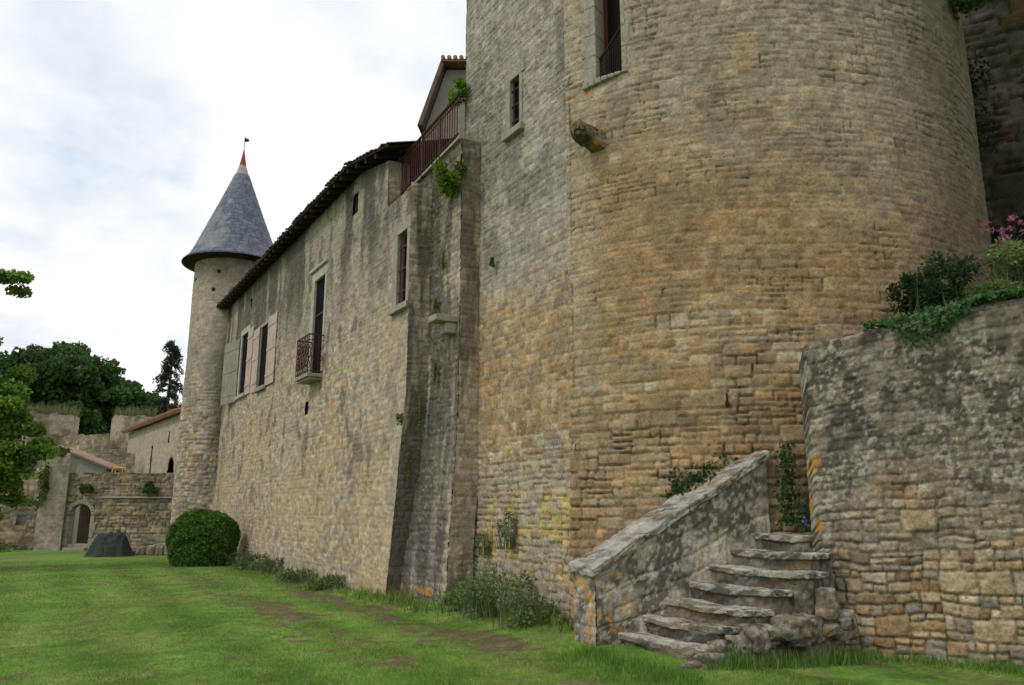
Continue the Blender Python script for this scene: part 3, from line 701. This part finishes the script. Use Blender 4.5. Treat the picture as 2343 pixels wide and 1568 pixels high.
m=MB();m.v=[f(-.3,-.35,6.42),f(L+.3,-.35,6.42),f(L+.3,5,8.0),f(-.3,5,8.0),f(-.3,-.35,6.5),f(L+.3,-.35,6.5),f(L+.3,5,8.1),f(-.3,5,8.1)];m.f=[(0,3,2,1),(4,5,6,7),(0,1,5,4),(1,2,6,5),(2,3,7,6),(3,0,4,7)]
rf=m.make("roof",M_tile,ob)
m=MB();x=-.3
while x<L+.3:
    m.tube([f(x,-.42,6.55),f(x,1.5,7.14)],.1,6);x+=.25
m.make("eave_tiles",M_tile,rf)
def ruin(cx,cy,r,h,seed,label):
    t=thing("ruined_tower",(cx,cy,0),label,"ruined tower","ruined round towers")
    U=np.linspace(0,2*math.pi*r,130);V=np.append(np.arange(-.2,h,.1),h)
    sheet("wall",t,lambda U,V:(cx+r*np.cos(U/r),cy+r*np.sin(U/r),np.minimum(V,h-.35*fb(U*2,U*0,seed))),lambda U,V:(np.cos(U/r),np.sin(U/r),0.),U,V,
      lambda U,V,st:mix(mix(pal(st,[TAN,GRY,PALE],[2,2,2]),(.37,.33,.26),.5),(.1,.09,.07),.6*sm(.5,.65,fb(U,V*.7,seed))+.4*sm(h-.6,h,V)),dict(seed=seed,rh=(.3,.5),sw=(.4,.8)),amp=.04)
    m=MB();m.tube([(cx,cy,-.2),(cx,cy,h-.35)],r-.15,24);m.make("core",M_grey,t)
    return t
ruin(-26.6,57,2.35,8.25,181,"squat round ruined tower with weeds on its flat top")
ruin(-34.3,57,2.35,8.5,182,"round ruined tower of pale stone, weedy top, near trees")
rw=thing("ruined_wall",(-30,55,0),"crumbling link wall between two ruined round towers","wall")
o,f,L=planwall("wall",rw,(-33,56),(-24,53),6.9,colF(.8,.5,183),184,step=.12,top=lambda u:6.75+.2*(fb(u*1.5,u*0,7)-.5)-1.1*(u>5.5))
m=MB();m.box(f,0,L,.1,.7,-.2,5.4);m.make("core",M_grey,rw)
rw=thing("ruined_wall",(-26,47,0),"broken stone wall stub with plants growing on it","wall")
o,f,L=planwall("wall",rw,(-27.5,47),(-22,46),5.0,colF(.7,.6,185),186,step=.1,top=lambda u:3.4+1.4*sm(2,3.4,u)+.4*(fb(u*2,u*0,6)-.5))
m=MB();m.box(f,0,L,.1,.7,-.2,3.2);m.make("core",M_grey,rw)
rw=thing("ruined_wall",(-36,40,0),"tall pale rendered garden wall beside a leafy tree","wall")
o,f,L=planwall("wall",rw,(-32,40),(-22.6,38),3.6,colF(.95,.35,187),188,step=.1)
m=MB();m.box(f,0,L,.1,.7,-.2,3.5);m.make("core",M_grey,rw)
sh=thing("tiled_shed",(-21,38,0),"small stone shed with low pink clay tile roof","shed")
m=MB();m.v=[(-22.0,38,-.1),(-19.5,38,-.1),(-19.5,38,3.6),(-21.6,38,4.42),(-22.0,38,4.3),(-22.0,40,-.1),(-19.5,40,-.1),(-19.5,40,3.6),(-21.6,40,4.42),(-22.0,40,4.3)]
m.f=[(0,1,2,3,4),(5,9,8,7,6)]+[(k,k+5,(k+1)%5+5,(k+1)%5) for k in range(5)];m.make("wall",M_grey,sh)
m=MB();y=37.8
m.poly([(-21.8,37.75,4.5),(-19.2,37.75,3.5),(-19.2,39.2,3.45),(-21.8,39.2,4.45)]);m.poly([(-21.8,37.75,4.5),(-19.2,37.75,3.5),(-19.2,37.75,3.6),(-21.8,37.75,4.6)])
while y<39.2:
    m.tube([(-21.85,y,4.6-.03*(y-37.8)),(-19.15,y,3.57-.03*(y-37.8))],.09,6);y+=.22
m.make("roof",stone_mat("pink_tiles",.4,9,.3,attr=False,col=(.33,.22,.18)),sh)
yt=thing("yellow_trestle",(-17.7,36,0),"small yellow metal trestle standing behind the courtyard wall","trestle")
for y in (35.8,36.3):
    for x0,x1 in ((-18.3,-18.15),(-17.55,-17.7)):
        m=MB();m.tube([(x0,y,0),(x1,y+(.12 if y<36 else -.12),3.50)],.022,5);m.make("leg",M_yellow,yt)
m=MB();m.tube([(-18.2,36.05,3.48),(-17.6,36.05,3.48)],.025,5);m.make("rail",M_yellow,yt)
# ============================================================ GROUND
def dirt(X,Y):
    s=X*dA[0]+Y*dA[1];D=X*nA[0]+Y*nA[1]
    n=fb(X*1.6,Y*1.6,201,4);n2=fb(X*6,Y*6,202,3)
    a=np.exp(-((D-4.95-.25*(n-.5)*4)/.32)**2)*sm(.42,.56,n2*.6+n*.4)*sm(7.0,8.5,s)*(1-sm(16.5,19,s))
    b=np.exp(-((D-3.45-.5*(n-.5)*4)/.34)**2)*sm(.46,.58,n2*.7+n*.3)*(1-sm(18,24,s))*sm(7.6,9,s)
    c2=.7*sm(.64,.71,n2*.6+n*.4)
    return np.clip(a*1.2+b*.9+c2,0,1)
def gz(X,Y):
    D=X*nA[0]+Y*nA[1]
    near=np.exp(-(((X-0)/14)**2+((Y-14)/16)**2))
    return (.05*(fb(X*.5,Y*.5,205,3)-.5)+.02*(fb(X*3,Y*3,206,3)-.5)+.04*dirt(X,Y)*fb(X*9,Y*9,204,2))*near+.10*sm(5.2,6.3,D)*near
def axis(lo,hi,step,far):
    a=list(np.arange(lo,hi,step));st=step
    while a[-1]<far: st*=1.25;a.append(a[-1]+st)
    b=[];x=lo;st=step
    while x>-far: st*=1.25;x-=st;b.append(x)
    return np.array(b[::-1]+a)
gx=axis(-9,6,.05,500);gy=axis(6,22,.05,500)
X,Y=np.meshgrid(gx,gy);Z=gz(X,Y)
D_=dirt(X,Y)*(np.abs(X)<40)
def stripe(X,Y): 
    D=X*nA[0]+Y*nA[1];return .5+.5*np.sin((D+.25*fb(X*.4,Y*.4,211,2))*4.6)
c=mix((.105,.20,.030),(.155,.255,.045),fb(X*.35,Y*.35,207,4));c=mix(c,(.065,.125,.022),.6*sm(.45,.65,fb(X*2.2,Y*2.2,208,4)))
c=mix(c,(.22,.225,.08),.4*sm(.50,.66,fb(X*1.1,Y*1.1,209,4)));c=c*(.88+.22*stripe(X,Y))[...,None]
c=mix(c,np.array([.14,.103,.062]),.9*sm(.25,.5,D_))
h,w_=X.shape;idx=np.arange(h*w_).reshape(h,w_)
F=np.stack([idx[:-1,:-1],idx[:-1,1:],idx[1:,1:],idx[1:,:-1]],-1).reshape(-1,4)
mk("ground",np.stack([X,Y,Z],-1).reshape(-1,3),F,M_ground,col=c.reshape(-1,3),kind="structure",smooth=True)
# ------------------------------------------------------------ foliage
def leafcloud(P,size,colr,seed,asp=.38,jit=.3):
    r=np.random.default_rng(seed);n=len(P)
    a=r.normal(size=(n,3));a/=np.linalg.norm(a,axis=1,keepdims=True)
    b=np.cross(a,r.normal(size=(n,3)));b/=np.linalg.norm(b,axis=1,keepdims=True)+1e-9
    s=(np.asarray(size)*r.uniform(.6,1.3,n))[:,None]
    V=np.stack([P-a*s*.5,P+b*s*asp,P+a*s*.5,P-b*s*asp],1).reshape(-1,3)
    F=np.arange(n*4).reshape(n,4)
    c=np.broadcast_to(np.asarray(colr),(n,3))*r.uniform(1-jit,1+jit,(n,1))
    return V,F,np.repeat(c,4,0)
def cloudpts(cen,rad_,n,seed,shell=.45):
    r=np.random.default_rng(seed);d=r.normal(size=(n,3));d/=np.linalg.norm(d,axis=1,keepdims=True)
    q=(shell+(1-shell)*r.random(n))**.8
    rr=q*(0.8+.4*fb(d[:,0]*2+5,d[:,1]*2+d[:,2]*2+9,seed,2))
    return np.array(cen)+d*np.array(rad_)*rr[:,None]
def join(L):
    V=[];F=[];C=[];o=0
    for v,f,c in L: V.append(v);F.append(f+o);C.append(c);o+=len(v)
    return np.vstack(V),np.vstack(F),np.vstack(C)
def tree(name,base,trunk_h,clumps,nleaf,lsize,colr,seed,label,group=None,tr=.25):
    t=thing(name,base,label,"tree",group)
    m=MB();b=Vector(base);top=b+Vector((0,0,trunk_h))
    m.tube([b,b+Vector((.05,.03,trunk_h*.5)),top],[tr*1.3,tr,tr*.8],10)
    for c,_ in clumps:
        c=Vector(c);k=top+(c-top)*.5+Vector((0,0,-.1*(c-top).length));m.tube([top-Vector((0,0,trunk_h*.15)),k,c],[tr*.5,tr*.3,tr*.08],6)
    m.make("trunk",M_bark,t)
    L=[];r=np.random.default_rng(seed)
    vol=sum(x[1][0]*x[1][1]*x[1][2] for x in clumps)
    for i,(c,R) in enumerate(clumps):
        n=int(nleaf*(R[0]*R[1]*R[2])/vol*.5+nleaf/len(clumps)*.5)
        k=10;sub=cloudpts(c,np.array(R)*.8,k,seed*7+i,.55)
        for j in range(k):
            br=r.uniform(.6,1.35)
            P=cloudpts(sub[j],np.array(R)*r.uniform(.32,.48),n//k,seed*31+i*11+j,.25)
            L.append(leafcloud(P,lsize,np.array(colr)*br,seed+i*13+j))
    V,F,C=join(L);mk("crown",V,F,M_leaf,t,col=C)
    return t
G2=(.05,.10,.024);G3=(.12,.21,.03)
def clset(c,R,n,seed,sz):
    r=np.random.default_rng(seed);out=[]
    for k in range(n):
        p=cloudpts(c,R,1,seed*5+k,.4)[0];out.append((tuple(p),tuple(np.array(sz)*r.uniform(.75,1.25))))
    return out
GT="dark leafy trees behind the ruins"
tree("chestnut_tree",(-45.5,72,0),6,clset((-45.5,72,12.9),(5,4,4.2),10,1,(3,3,2.4)),28000,.42,G2,301,"large dark green leafy chestnut tree behind the ruins",GT,.4)
tree("chestnut_tree",(-40.0,70,0),6,clset((-40.0,70,12.6),(3.4,3,4.4),9,2,(2.7,2.7,2.2)),26000,.42,G2,302,"large dark green leafy chestnut tree behind the ruins",GT,.4)
tree("chestnut_tree",(-36,74,0),4,clset((-37,74,10.5),(4,3,3.2),9,3,(2.6,2.6,2.1)),22000,.4,(.055,.11,.024),303,"lower rounded green tree sloping down beside ruined tower",GT,.35)
tree("chestnut_tree",(-53,80,0),5,clset((-54,80,10),(6,4,4),8,4,(3,3,2.5)),14000,.5,G2,304,"large dark green leafy chestnut tree behind the ruins",GT,.4)
tree("chestnut_tree",(-34,80,0),3,clset((-35.0,80,9.8),(4.5,3,2.6),9,5,(2.5,2.2,2)),16000,.45,(.055,.105,.024),305,"lower rounded green tree sloping down beside ruined tower",GT,.3)
cl=[((-15.0,22,5.2),(1.3,1.1,1.0)),((-14.3,21.8,4.4),(1.0,1,.8)),((-13.7,22,3.4),(1.0,.8,.65)),((-14.4,22.2,2.9),(1.2,1,.7)),((-14.2,22,2.1),(.9,.8,.45)),((-15.5,22.4,6.0),(1.0,1,.7)),((-15.1,22,8.1),(.95,.8,.5)),((-16.4,22,7.4),(1.4,1.2,1.2)),((-16.0,22,3.6),(1.7,1.3,1.9)),((-14.9,22.1,1.6),(.8,.7,.5))]
tree("garden_tree",(-16.3,22.3,0),3.0,cl,38000,.13,G3,311,"bright green leafy garden tree with low spreading branches",None,.14)
cf=thing("cypress_tree",(-22.3,50,0),"tall dark conifer with drooping ragged branches","tree")
m=MB();m.tube([(-22.3,50,0),(-22.2,50,7),(-22.1,50,12.5)],[.25,.15,.03],8);L=[];r=np.random.default_rng(5)
for k in range(62):
    z=4.5+7.9*(k/62);R=(.35+1.9*(12.7-z)/8.2)*r.uniform(.55,1.1);q=r.uniform(0,6.28)
    p0=Vector((-22.2,50,z));p1=p0+Vector((math.cos(q)*R*.6,math.sin(q)*R*.6,.25));p2=p0+Vector((math.cos(q)*R,math.sin(q)*R,-.05-.2*R))
    m.tube([p0,p1,p2],[.05,.03,.01],4)
    t=r.random(170)**.7;A=np.array(p0)[None]*(1-t[:,None])+np.array(p2)[None]*t[:,None];A[:,2]+=.9*t*(1-t)-r.random(170)*.42*t
    A[:,:2]+=r.normal(size=(170,2))*.09
    L.append(leafcloud(A,.17,(.022,.045,.024),400+k,.22))
m.make("trunk",M_bark,cf);V,F,C=join(L);mk("crown",V,F,M_leaf,cf,col=C)
def superq(n,c,R,p,seed,inset=.12):
    r=np.random.default_rng(seed);d=r.normal(size=(n,3));d/=np.linalg.norm(d,axis=1,keepdims=True)
    k=(np.abs(d[:,0])**p+np.abs(d[:,1])**p+np.abs(d[:,2])**p)**(-1/p)
    nn=1+.12*(fb(d[:,0]*3+3,d[:,1]*3+d[:,2]*4,seed,3)-.5)*2
    return np.array(c)+d*(k*nn*(1-inset*r.random(n)**1.5))[:,None]*np.array(R)
hb=thing("clipped_bush",(-9.3,24.3,0),"rounded clipped dark green bush at the foot of the wall","bush")
P=superq(30000,(-9.35,24.4,.66),(.95,.88,.92),2.9,10);P=P[P[:,2]>-.02]
V,F,C=leafcloud(P,.07,(.08,.17,.024),12,jit=.5);mk("foliage",V,F,M_leaf,hb,col=C)
m=MB();m.tube([(-9.3,24.4,0),(-9.3,24.4,.5),(-9.3,24.4,1.1)],[.1,.3,.2],10);m.make("trunk",M_bark,hb)
def blades(X,Y,Z,h,wd,colr,seed,lean=.5):
    r=np.random.default_rng(seed);n=len(X);q=r.uniform(0,6.28,n);l=r.uniform(0,lean,n)*h
    wd=(np.asarray(wd)*np.ones(n))[:,None]
    base=np.stack([X,Y,Z],1);dx=np.stack([np.cos(q),np.sin(q),0*q],1);q2=r.uniform(0,6.28,n)
    tip=base+np.stack([np.cos(q2)*l,np.sin(q2)*l,h*np.ones(n)],1)
    V=np.stack([base-dx*wd,base+dx*wd,tip],1).reshape(-1,3);F=np.arange(n*3).reshape(n,3)
    c=np.broadcast_to(np.asarray(colr),(n,3))*r.uniform(.65,1.4,(n,1));return V,F,np.repeat(c,3,0)
r=np.random.default_rng(21);n=190000
Yb=7.6+18*r.random(n)**1.7;Xb=(r.random(n)*1.45-.72)*Yb*1.02
Db=Xb*nA[0]+Yb*nA[1];k=(Db<6.6)&(Xb<5.8)&(r.random(n)>dirt(Xb,Yb)*1.7);k&=~((Xb>1.0)&(Yb>9.75-.3*(Xb-1)))
Xb,Yb=Xb[k],Yb[k];hh=r.uniform(.015,.040,len(Xb))*(1+.7*sm(.5,.7,fb(Xb,Yb,22)));sc1=np.clip(Yb/9,1,2.5)
cc=mix((.12,.225,.030),(.19,.285,.05),fb(Xb*.8,Yb*.8,23,3))*(.84+.32*stripe(Xb,Yb))[:,None];yl=r.random(len(Xb))<.10;cc[yl]=(.32,.30,.13)
V,F,C=blades(Xb,Yb,gz(Xb,Yb)-.005,hh,.004*sc1,cc,24,.9);mk("lawn_grass",V,F,M_blade,col=C,kind="stuff")
L=[]
for s in np.arange(8.6,30,.03):
    if r.random()<.3: continue
    n=r.integers(3,10);D=(DA if s>13.8 else DB-.05 if s<12.0 else DS-.3)-.14-abs(r.normal())*.16
    c0=np.array(WP(D,s,0));x=c0[0]+r.normal(size=n)*.07;y=c0[1]+r.normal(size=n)*.07
    tall=.12+.14*fb(np.array([s*1.1]),np.array([0.]),25)[0]*2.2*(1.0 if 9<s<13 else .6)
    L.append(blades(x,y,gz(x,y)-.01,r.uniform(.3,1.1,n)*tall,.006+.0004*s,mix((.12,.22,.035),(.19,.24,.07),r.random(n)),int(s*100),.6))
for k in range(420):
    t=r.random()
    if k%2: x0,y0=g0+ge*(t*3.6)+gn*(.12+abs(r.normal())*.16)
    else: x0,y0=P0+ee*0+ww*(t*2.0)+np.array([-.1-abs(r.normal())*.25,-.05-abs(r.normal())*.18])
    n=10;x=x0+r.normal(size=n)*.07;y=y0+r.normal(size=n)*.07
    L.append(blades(x,y,gz(x,y)-.01,r.uniform(.04,.15,n),.006,(.12,.22,.035),900+k,.8))
for k in range(110):
    a=r.uniform(.2,1.9);x0,y0=P0+ee*a+ww*(1.40+.15+abs(r.normal())*.1)
    n=8;x=x0+r.normal(size=n)*.06;y=y0+r.normal(size=n)*.05
    L.append(blades(x,y,gz(x,y)-.01,r.uniform(.06,.22,n),.006,(.11,.19,.035),1500+k,.6))
V,F,C=join(L);mk("rough_grass",V,F,M_blade,col=C,kind="stuff")
def weed(name,c,R,n,ls,colr,seed,label,cat,mat=M_leaf,shell=.2,heads=None,spiky=0):
    base=(c[0],c[1],max(0,c[2]-R[2]));t=thing(name,base,label,cat)
    rr=np.random.default_rng(seed);k=14;sub=cloudpts(c,np.array(R)*.8,k,seed,.4);L=[]
    for j in range(k): L.append(leafcloud(cloudpts(sub[j],np.array(R)*rr.uniform(.25,.5),n//k,seed+j,shell),ls,np.array(colr)*rr.uniform(.65,1.4),seed+j,.28 if spiky else .38))
    if spiky:
        x=c[0]+rr.normal(size=spiky)*R[0]*.45;y=c[1]+rr.normal(size=spiky)*R[1]*.45
        v,f3,cc=blades(x,y,np.full(spiky,base[2]),rr.uniform(.4,1.05,spiky)*R[2]*2.0,.007,(.13,.17,.07),seed,.35)
        q=np.stack([v[0::3],v[1::3],v[2::3],v[2::3]+.001],1).reshape(-1,3);L.append((q,np.arange(len(q)).reshape(-1,4),np.repeat(cc[0::3],4,0)))
    V,F,C=join(L);mk("foliage",V,F,mat,t,col=C)
    for hd in (heads or []):
        V,F,C=hd;mk("flower",V,F,M_leaf,t,col=C)
    return t
weed("weed_bush",WP(6.12,10.6,.40),(.66,.42,.52),2000,.055,(.14,.20,.07),501,"grey-green weed bush against the foot of the keep","weed",spiky=150)
weed("weed_bush",WP(6.1,9.7,.28),(.5,.4,.38),1400,.055,(.12,.18,.055),502,"grey-green weed bush against the foot of the keep","weed",spiky=100)
weed("weed_bush",WP(6.05,11.5,.26),(.5,.3,.35),1200,.05,(.13,.19,.065),503,"low scruffy weeds at the foot of the stained wall","weed",spiky=100)
weed("weed_bush",WP(6.48,10.9,1.35),(.26,.12,.32),420,.045,(.11,.165,.055),504,"sparse weeds rooted in the keep masonry","weed",spiky=60)
weed("weed_bush",WP(6.48,11.7,1.1),(.14,.1,.2),260,.04,(.11,.165,.055),505,"sparse weeds rooted in the keep masonry","weed",spiky=40)
for i,(s,z) in enumerate(((24.5,.25),(21.2,.22),(18.5,.17),(22.8,.2),(16.6,.14))):
    weed("weed_bush",WP(5.5,s,z),(.7,.35,.25),700,.07,(.11,.155,.065),510+i,"low grey-green weeds along the hall wall","weed",spiky=110)
weed("wall_plant",WP(6.42,12.75,9.75),(.22,.22,.42),1300,.06,(.15,.25,.03),520,"bright green plant growing from the keep corner","plant")
weed("wall_plant",WP(6.1,12.3,7.75),(.40,.34,.38),3400,.055,(.14,.22,.035),521,"rounded green bush rooted high in the terrace wall","plant")
for i,(D,s,z,R) in enumerate(((6.12,12.7,6.2,(.05,.05,.25)),(6.12,13.0,5.4,(.05,.05,.2)),(5.98,13.3,3.4,(.05,.05,.35)),(5.95,13.6,2.4,(.05,.05,.45)),(6.12,12.95,4.2,(.05,.05,.3)),(5.78,13.75,3.3,(.13,.12,.15)),(6.5,11.5,5.9,(.06,.04,.12)))):
    weed("wall_plant",WP(D,s,z),R,260,.04,(.12,.17,.04),530+i,"small tuft of weeds growing down the stained wall","plant")
for i,(c,R) in enumerate((((-18.9,33,3.95),(.5,.35,.3)),((-19.3,32.6,2.6),(.3,.25,.9)),((-17.6,32.8,2.5),(.35,.15,.35)),((-15,32.8,2.45),(.4,.12,.3)),((-20.5,33.5,1.9),(1.0,.4,.25)),((-26,46.7,4.6),(1.2,.5,.5)),((-20.5,31.8,.25),(1.6,.6,.35)),((-12.6,31.6,.25),(.9,.4,.3)))):
    weed("wall_plant",c,R,900,.09,(.09,.14,.035),550+i,"straggly green weeds growing on old masonry","plant")
L=[]
for cx,cy,rr,hh in ((-26.6,57,2.3,7.95),(-34.3,57,2.3,8.2)):
    q=r.uniform(0,6.28,1500);k=np.sqrt(r.random(1500))*rr
    L.append(blades(cx+np.cos(q)*k,cy+np.sin(q)*k,np.full(1500,hh),r.uniform(.3,1.1,1500),.03,(.13,.14,.06),int(-cx),.4))
V,F,C=join(L);mk("dry_grass_tufts",V,F,M_blade,col=C,kind="stuff")
def ivy(label,P,ls,colr,seed,heads=None,cat="ivy",name="ivy"):
    base=P.mean(0);t=thing(name,tuple(base),label,cat)
    V,F,C=leafcloud(P,ls,colr,seed,.5,.45);mk("foliage",V,F,M_leaf,t,col=C)
    for hd in (heads or []):
        V,F,C=hd;mk("flower",V,F,M_leaf,t,col=C)
    return t
n=4600;u=.75+4.2*r.random(n)**.8;q=r.random(n)**1.6
q=q*(.03+.38*sm(.4,.75,fb(u*1.6,u*0,602,2)))*sm(.7,1.4,u)
T=gtop(u);back=np.where(q<.07,.3*r.random(n),0)-.04-.05*r.random(n)
P=np.stack([g0[0]+ge[0]*u-gn[0]*back,g0[1]+ge[1]*u-gn[1]*back,T+.03-q+.06*r.random(n)],1)
ivy("green ivy trailing over the top of the garden wall",P,.055,(.07,.15,.05),603)
n=2200;t=r.random(n);P=np.stack([*(P0[:,None]+ee[:,None]*(1.35+1.0*t)+ww[:,None]*(-.48+.12*r.normal(size=n))),ptop(1.35+1.0*t)+.08+.10*r.normal(size=n)*(.5+fb(t*6,t*0,612,2))],1)
ivy("dark ivy creeping behind the stair parapet",P,.05,(.045,.09,.027),604)
n=700;t=r.random(n);P=np.stack([3.42+.06*r.normal(size=n)+.04*t,9.9+.06*r.normal(size=n),1.45+1.0*t],1)
ivy("ivy hanging down beside the top of the stairs",P,.045,(.05,.10,.03),605)
n=380;P=np.stack([3.54+.05*r.normal(size=n),9.6+.08*r.normal(size=n),1.40+.3*np.abs(r.normal(size=n))*.6],1)
fl=[leafcloud(P[j*9:j*9+1]+r.normal(size=(5,3))*.012+[0,-.05,.06],.03,(.16,.12,.42),607+j,.5) for j in range(14)]
ivy("purple bellflowers and leaves at the top of the stairs",P,.04,(.055,.11,.03),606,fl,"flower","bellflower_plant")
n=1100;a=r.uniform(.5,1.95,n);P=np.stack([*(P0[:,None]+ee[:,None]*a+ww[:,None]*(1.44+.07*r.normal(size=n))),.05+(.1+.46*a)*r.random(n)**1.2*sm(.4,.6,fb(a*3,a*0,609,2))],1)
ivy("ivy patches clinging to the broken side of the stairs",P,.04,(.045,.09,.025),608)
def fpt(u,b,z): return (g0[0]+ge[0]*u-gn[0]*b,g0[1]+ge[1]*u-gn[1]*b,z)
weed("garden_shrub",fpt(1.65,1.0,4.4),(.42,.42,.42),3200,.055,(.03,.065,.025),701,"dark green leafy shrub on the terrace above the wall","shrub",spiky=30)
weed("garden_shrub",fpt(1.25,1.1,4.35),(.28,.3,.45),2000,.05,(.026,.055,.022),702,"dark green leafy shrub on the terrace above the wall","shrub",spiky=20)
pf=[]
for cz in range(20):
    c0=np.array(fpt(2.05+r.random()*.8,.8+r.random()*.4,4.65+r.random()*.5));pf.append(leafcloud(cloudpts(c0,(.05,.05,.04),34,800+cz,.2),.02,(.40,.12,.20),800+cz,.5))
weed("valerian_plant",fpt(2.4,1.0,4.45),(.48,.45,.48),4200,.05,(.15,.19,.07),703,"tall red valerian with pink flower heads above the wall","flower",heads=pf,spiky=140)
weed("valerian_plant",fpt(2.1,.6,4.1),(.45,.3,.22),1800,.045,(.10,.155,.045),704,"leafy valerian stems on the garden terrace","flower",spiky=40)
weed("garden_shrub",(8.5,12.6,5.6),(.8,.7,1.1),2400,.07,(.02,.04,.018),705,"dark creeper climbing the shaded wall","shrub")
weed("garden_shrub",(8.7,13.6,9.0),(.4,.5,1.8),1400,.07,(.018,.035,.016),706,"dark creeper climbing the shaded wall","shrub")
weed("wall_plant",(7.4,11.3,10.0),(.8,.5,.35),2200,.06,(.05,.10,.025),707,"leafy creeper hanging from the top of the tower","plant")
n=70;a=np.linspace(-1,1,n);A,B=np.meshgrid(a,a);R=np.sqrt(np.abs(A)**2.4+np.abs(B)**2.4)*(1+.35*(fb(A*1.3+7,B*1.3,815,2)-.5))
H=.85*(1-sm(.25,1.0,R))*(.35+.9*fb(A*2.0+4,B*2.0,811,3))+.04*(fb(A*8,B*8,812)-.5);H=np.maximum(H+.08*np.abs(np.sin(np.arctan2(B,A)*5+3*fb(A*3,B*3,813)))*sm(.3,.7,R)*(1-sm(.85,1.0,R)),-.03)
idx=np.arange(n*n).reshape(n,n);F=np.stack([idx[:-1,:-1],idx[:-1,1:],idx[1:,1:],idx[1:,:-1]],-1).reshape(-1,4)
mk("tarpaulin_cover",np.stack([-14.4+A*.85,28.9+B*.6,H-.02],-1).reshape(-1,3),F,M_tarp,smooth=True,label="dark green tarpaulin draped over a garden heap",cat="tarpaulin")
L=[]
for k in range(110):
    x=-12.9+r.normal()*.8;y=30.2+r.normal()*.35;s_=r.uniform(.06,.18)
    L.append(lump(lambda a,b,c:(a,b,c),x-s_,x+s_,y-s_*.8,y+s_*.8,-.03,s_*1.1+max(0,.25-.2*abs(x+12.9)),900+k,4,.03,lambda W,q,s:lichen(W,q,s,(.28,.24,.18),.3,.1,.4)))
V,F,C=join(L);mk("stone_rubble",V,F,M_stone,col=C,kind="stuff")
# ------------------------------------------------------------ camera, light, world
cam=bpy.data.objects.new("camera",bpy.data.cameras.new("camera"));COL.objects.link(cam);sc.camera=cam
cam.data.sensor_width=36;cam.data.lens=27.457;cam.data.clip_end=2000;cam.location=(0,0,1.65)
cam.rotation_euler=(math.pi/2+math.atan(381/1787),0,0)
el=math.radians(48);az=math.radians(238)
sd=Vector((math.sin(az)*math.cos(el),math.cos(az)*math.cos(el),math.sin(el)))
sl=bpy.data.objects.new("sun",bpy.data.lights.new("sun",'SUN'));COL.objects.link(sl);sl.data.energy=1.2;sl.data.angle=math.radians(10);sl.data.color=(1,.95,.87)
sl.rotation_euler=sd.to_track_quat('Z','Y').to_euler()
w=bpy.data.worlds.new("World");sc.world=w;w.use_nodes=True;nt=w.node_tree;bg=nt.nodes["Background"];bg.inputs[1].default_value=.1
sk=N(nt,"ShaderNodeTexSky",sky_type='NISHITA');sk.sun_disc=False;sk.sun_elevation=el;sk.sun_rotation=az
tc=N(nt,"ShaderNodeTexCoord");sp=N(nt,"ShaderNodeSeparateXYZ");nt.links.new(tc.outputs["Generated"],sp.inputs[0])
ad=N(nt,"ShaderNodeMath",operation='ADD');ad.inputs[1].default_value=.25;ab=N(nt,"ShaderNodeMath",operation='ABSOLUTE')
nt.links.new(sp.outputs[2],ab.inputs[0]);nt.links.new(ab.outputs[0],ad.inputs[0])
dx=N(nt,"ShaderNodeMath",operation='DIVIDE');dy=N(nt,"ShaderNodeMath",operation='DIVIDE')
nt.links.new(sp.outputs[0],dx.inputs[0]);nt.links.new(ad.outputs[0],dx.inputs[1]);nt.links.new(sp.outputs[1],dy.inputs[0]);nt.links.new(ad.outputs[0],dy.inputs[1])
cb=N(nt,"ShaderNodeCombineXYZ");nt.links.new(dx.outputs[0],cb.inputs[0]);nt.links.new(dy.outputs[0],cb.inputs[1])
def noise(scale,det,off,ro=.5):
    mp=N(nt,"ShaderNodeMapping");mp.inputs["Location"].default_value=off;nt.links.new(cb.outputs[0],mp.inputs[0])
    n=N(nt,"ShaderNodeTexNoise");n.inputs["Scale"].default_value=scale;n.inputs["Detail"].default_value=det;n.inputs["Roughness"].default_value=ro
    nt.links.new(mp.outputs[0],n.inputs["Vector"]);return n
n1=noise(1.5,7,(2.3,1.1,0),.55);n2=noise(2.1,6,(5.1,4.2,3),.55)
def ramp(src,a,b):
    m=N(nt,"ShaderNodeMapRange");m.interpolation_type='SMOOTHSTEP';m.inputs[1].default_value=a;m.inputs[2].default_value=b;nt.links.new(src,m.inputs[0]);return m
r1=ramp(n1.outputs[0],.17,.36);r2=ramp(n2.outputs[0],.48,.74)
mc=N(nt,"ShaderNodeMixRGB");mc.inputs[1].default_value=(10.6,10.7,10.8,1);mc.inputs[2].default_value=(7.3,8.0,9.0,1);nt.links.new(r2.outputs[0],mc.inputs[0])
sb=N(nt,"ShaderNodeMixRGB");sb.inputs[0].default_value=.75;sb.inputs[2].default_value=(5.4,7.3,9.6,1);nt.links.new(sk.outputs[0],sb.inputs[1])
mx=N(nt,"ShaderNodeMixRGB");nt.links.new(r1.outputs[0],mx.inputs[0]);nt.links.new(sb.outputs[0],mx.inputs[1]);nt.links.new(mc.outputs[0],mx.inputs[2])
nt.links.new(mx.outputs[0],bg.inputs[0])
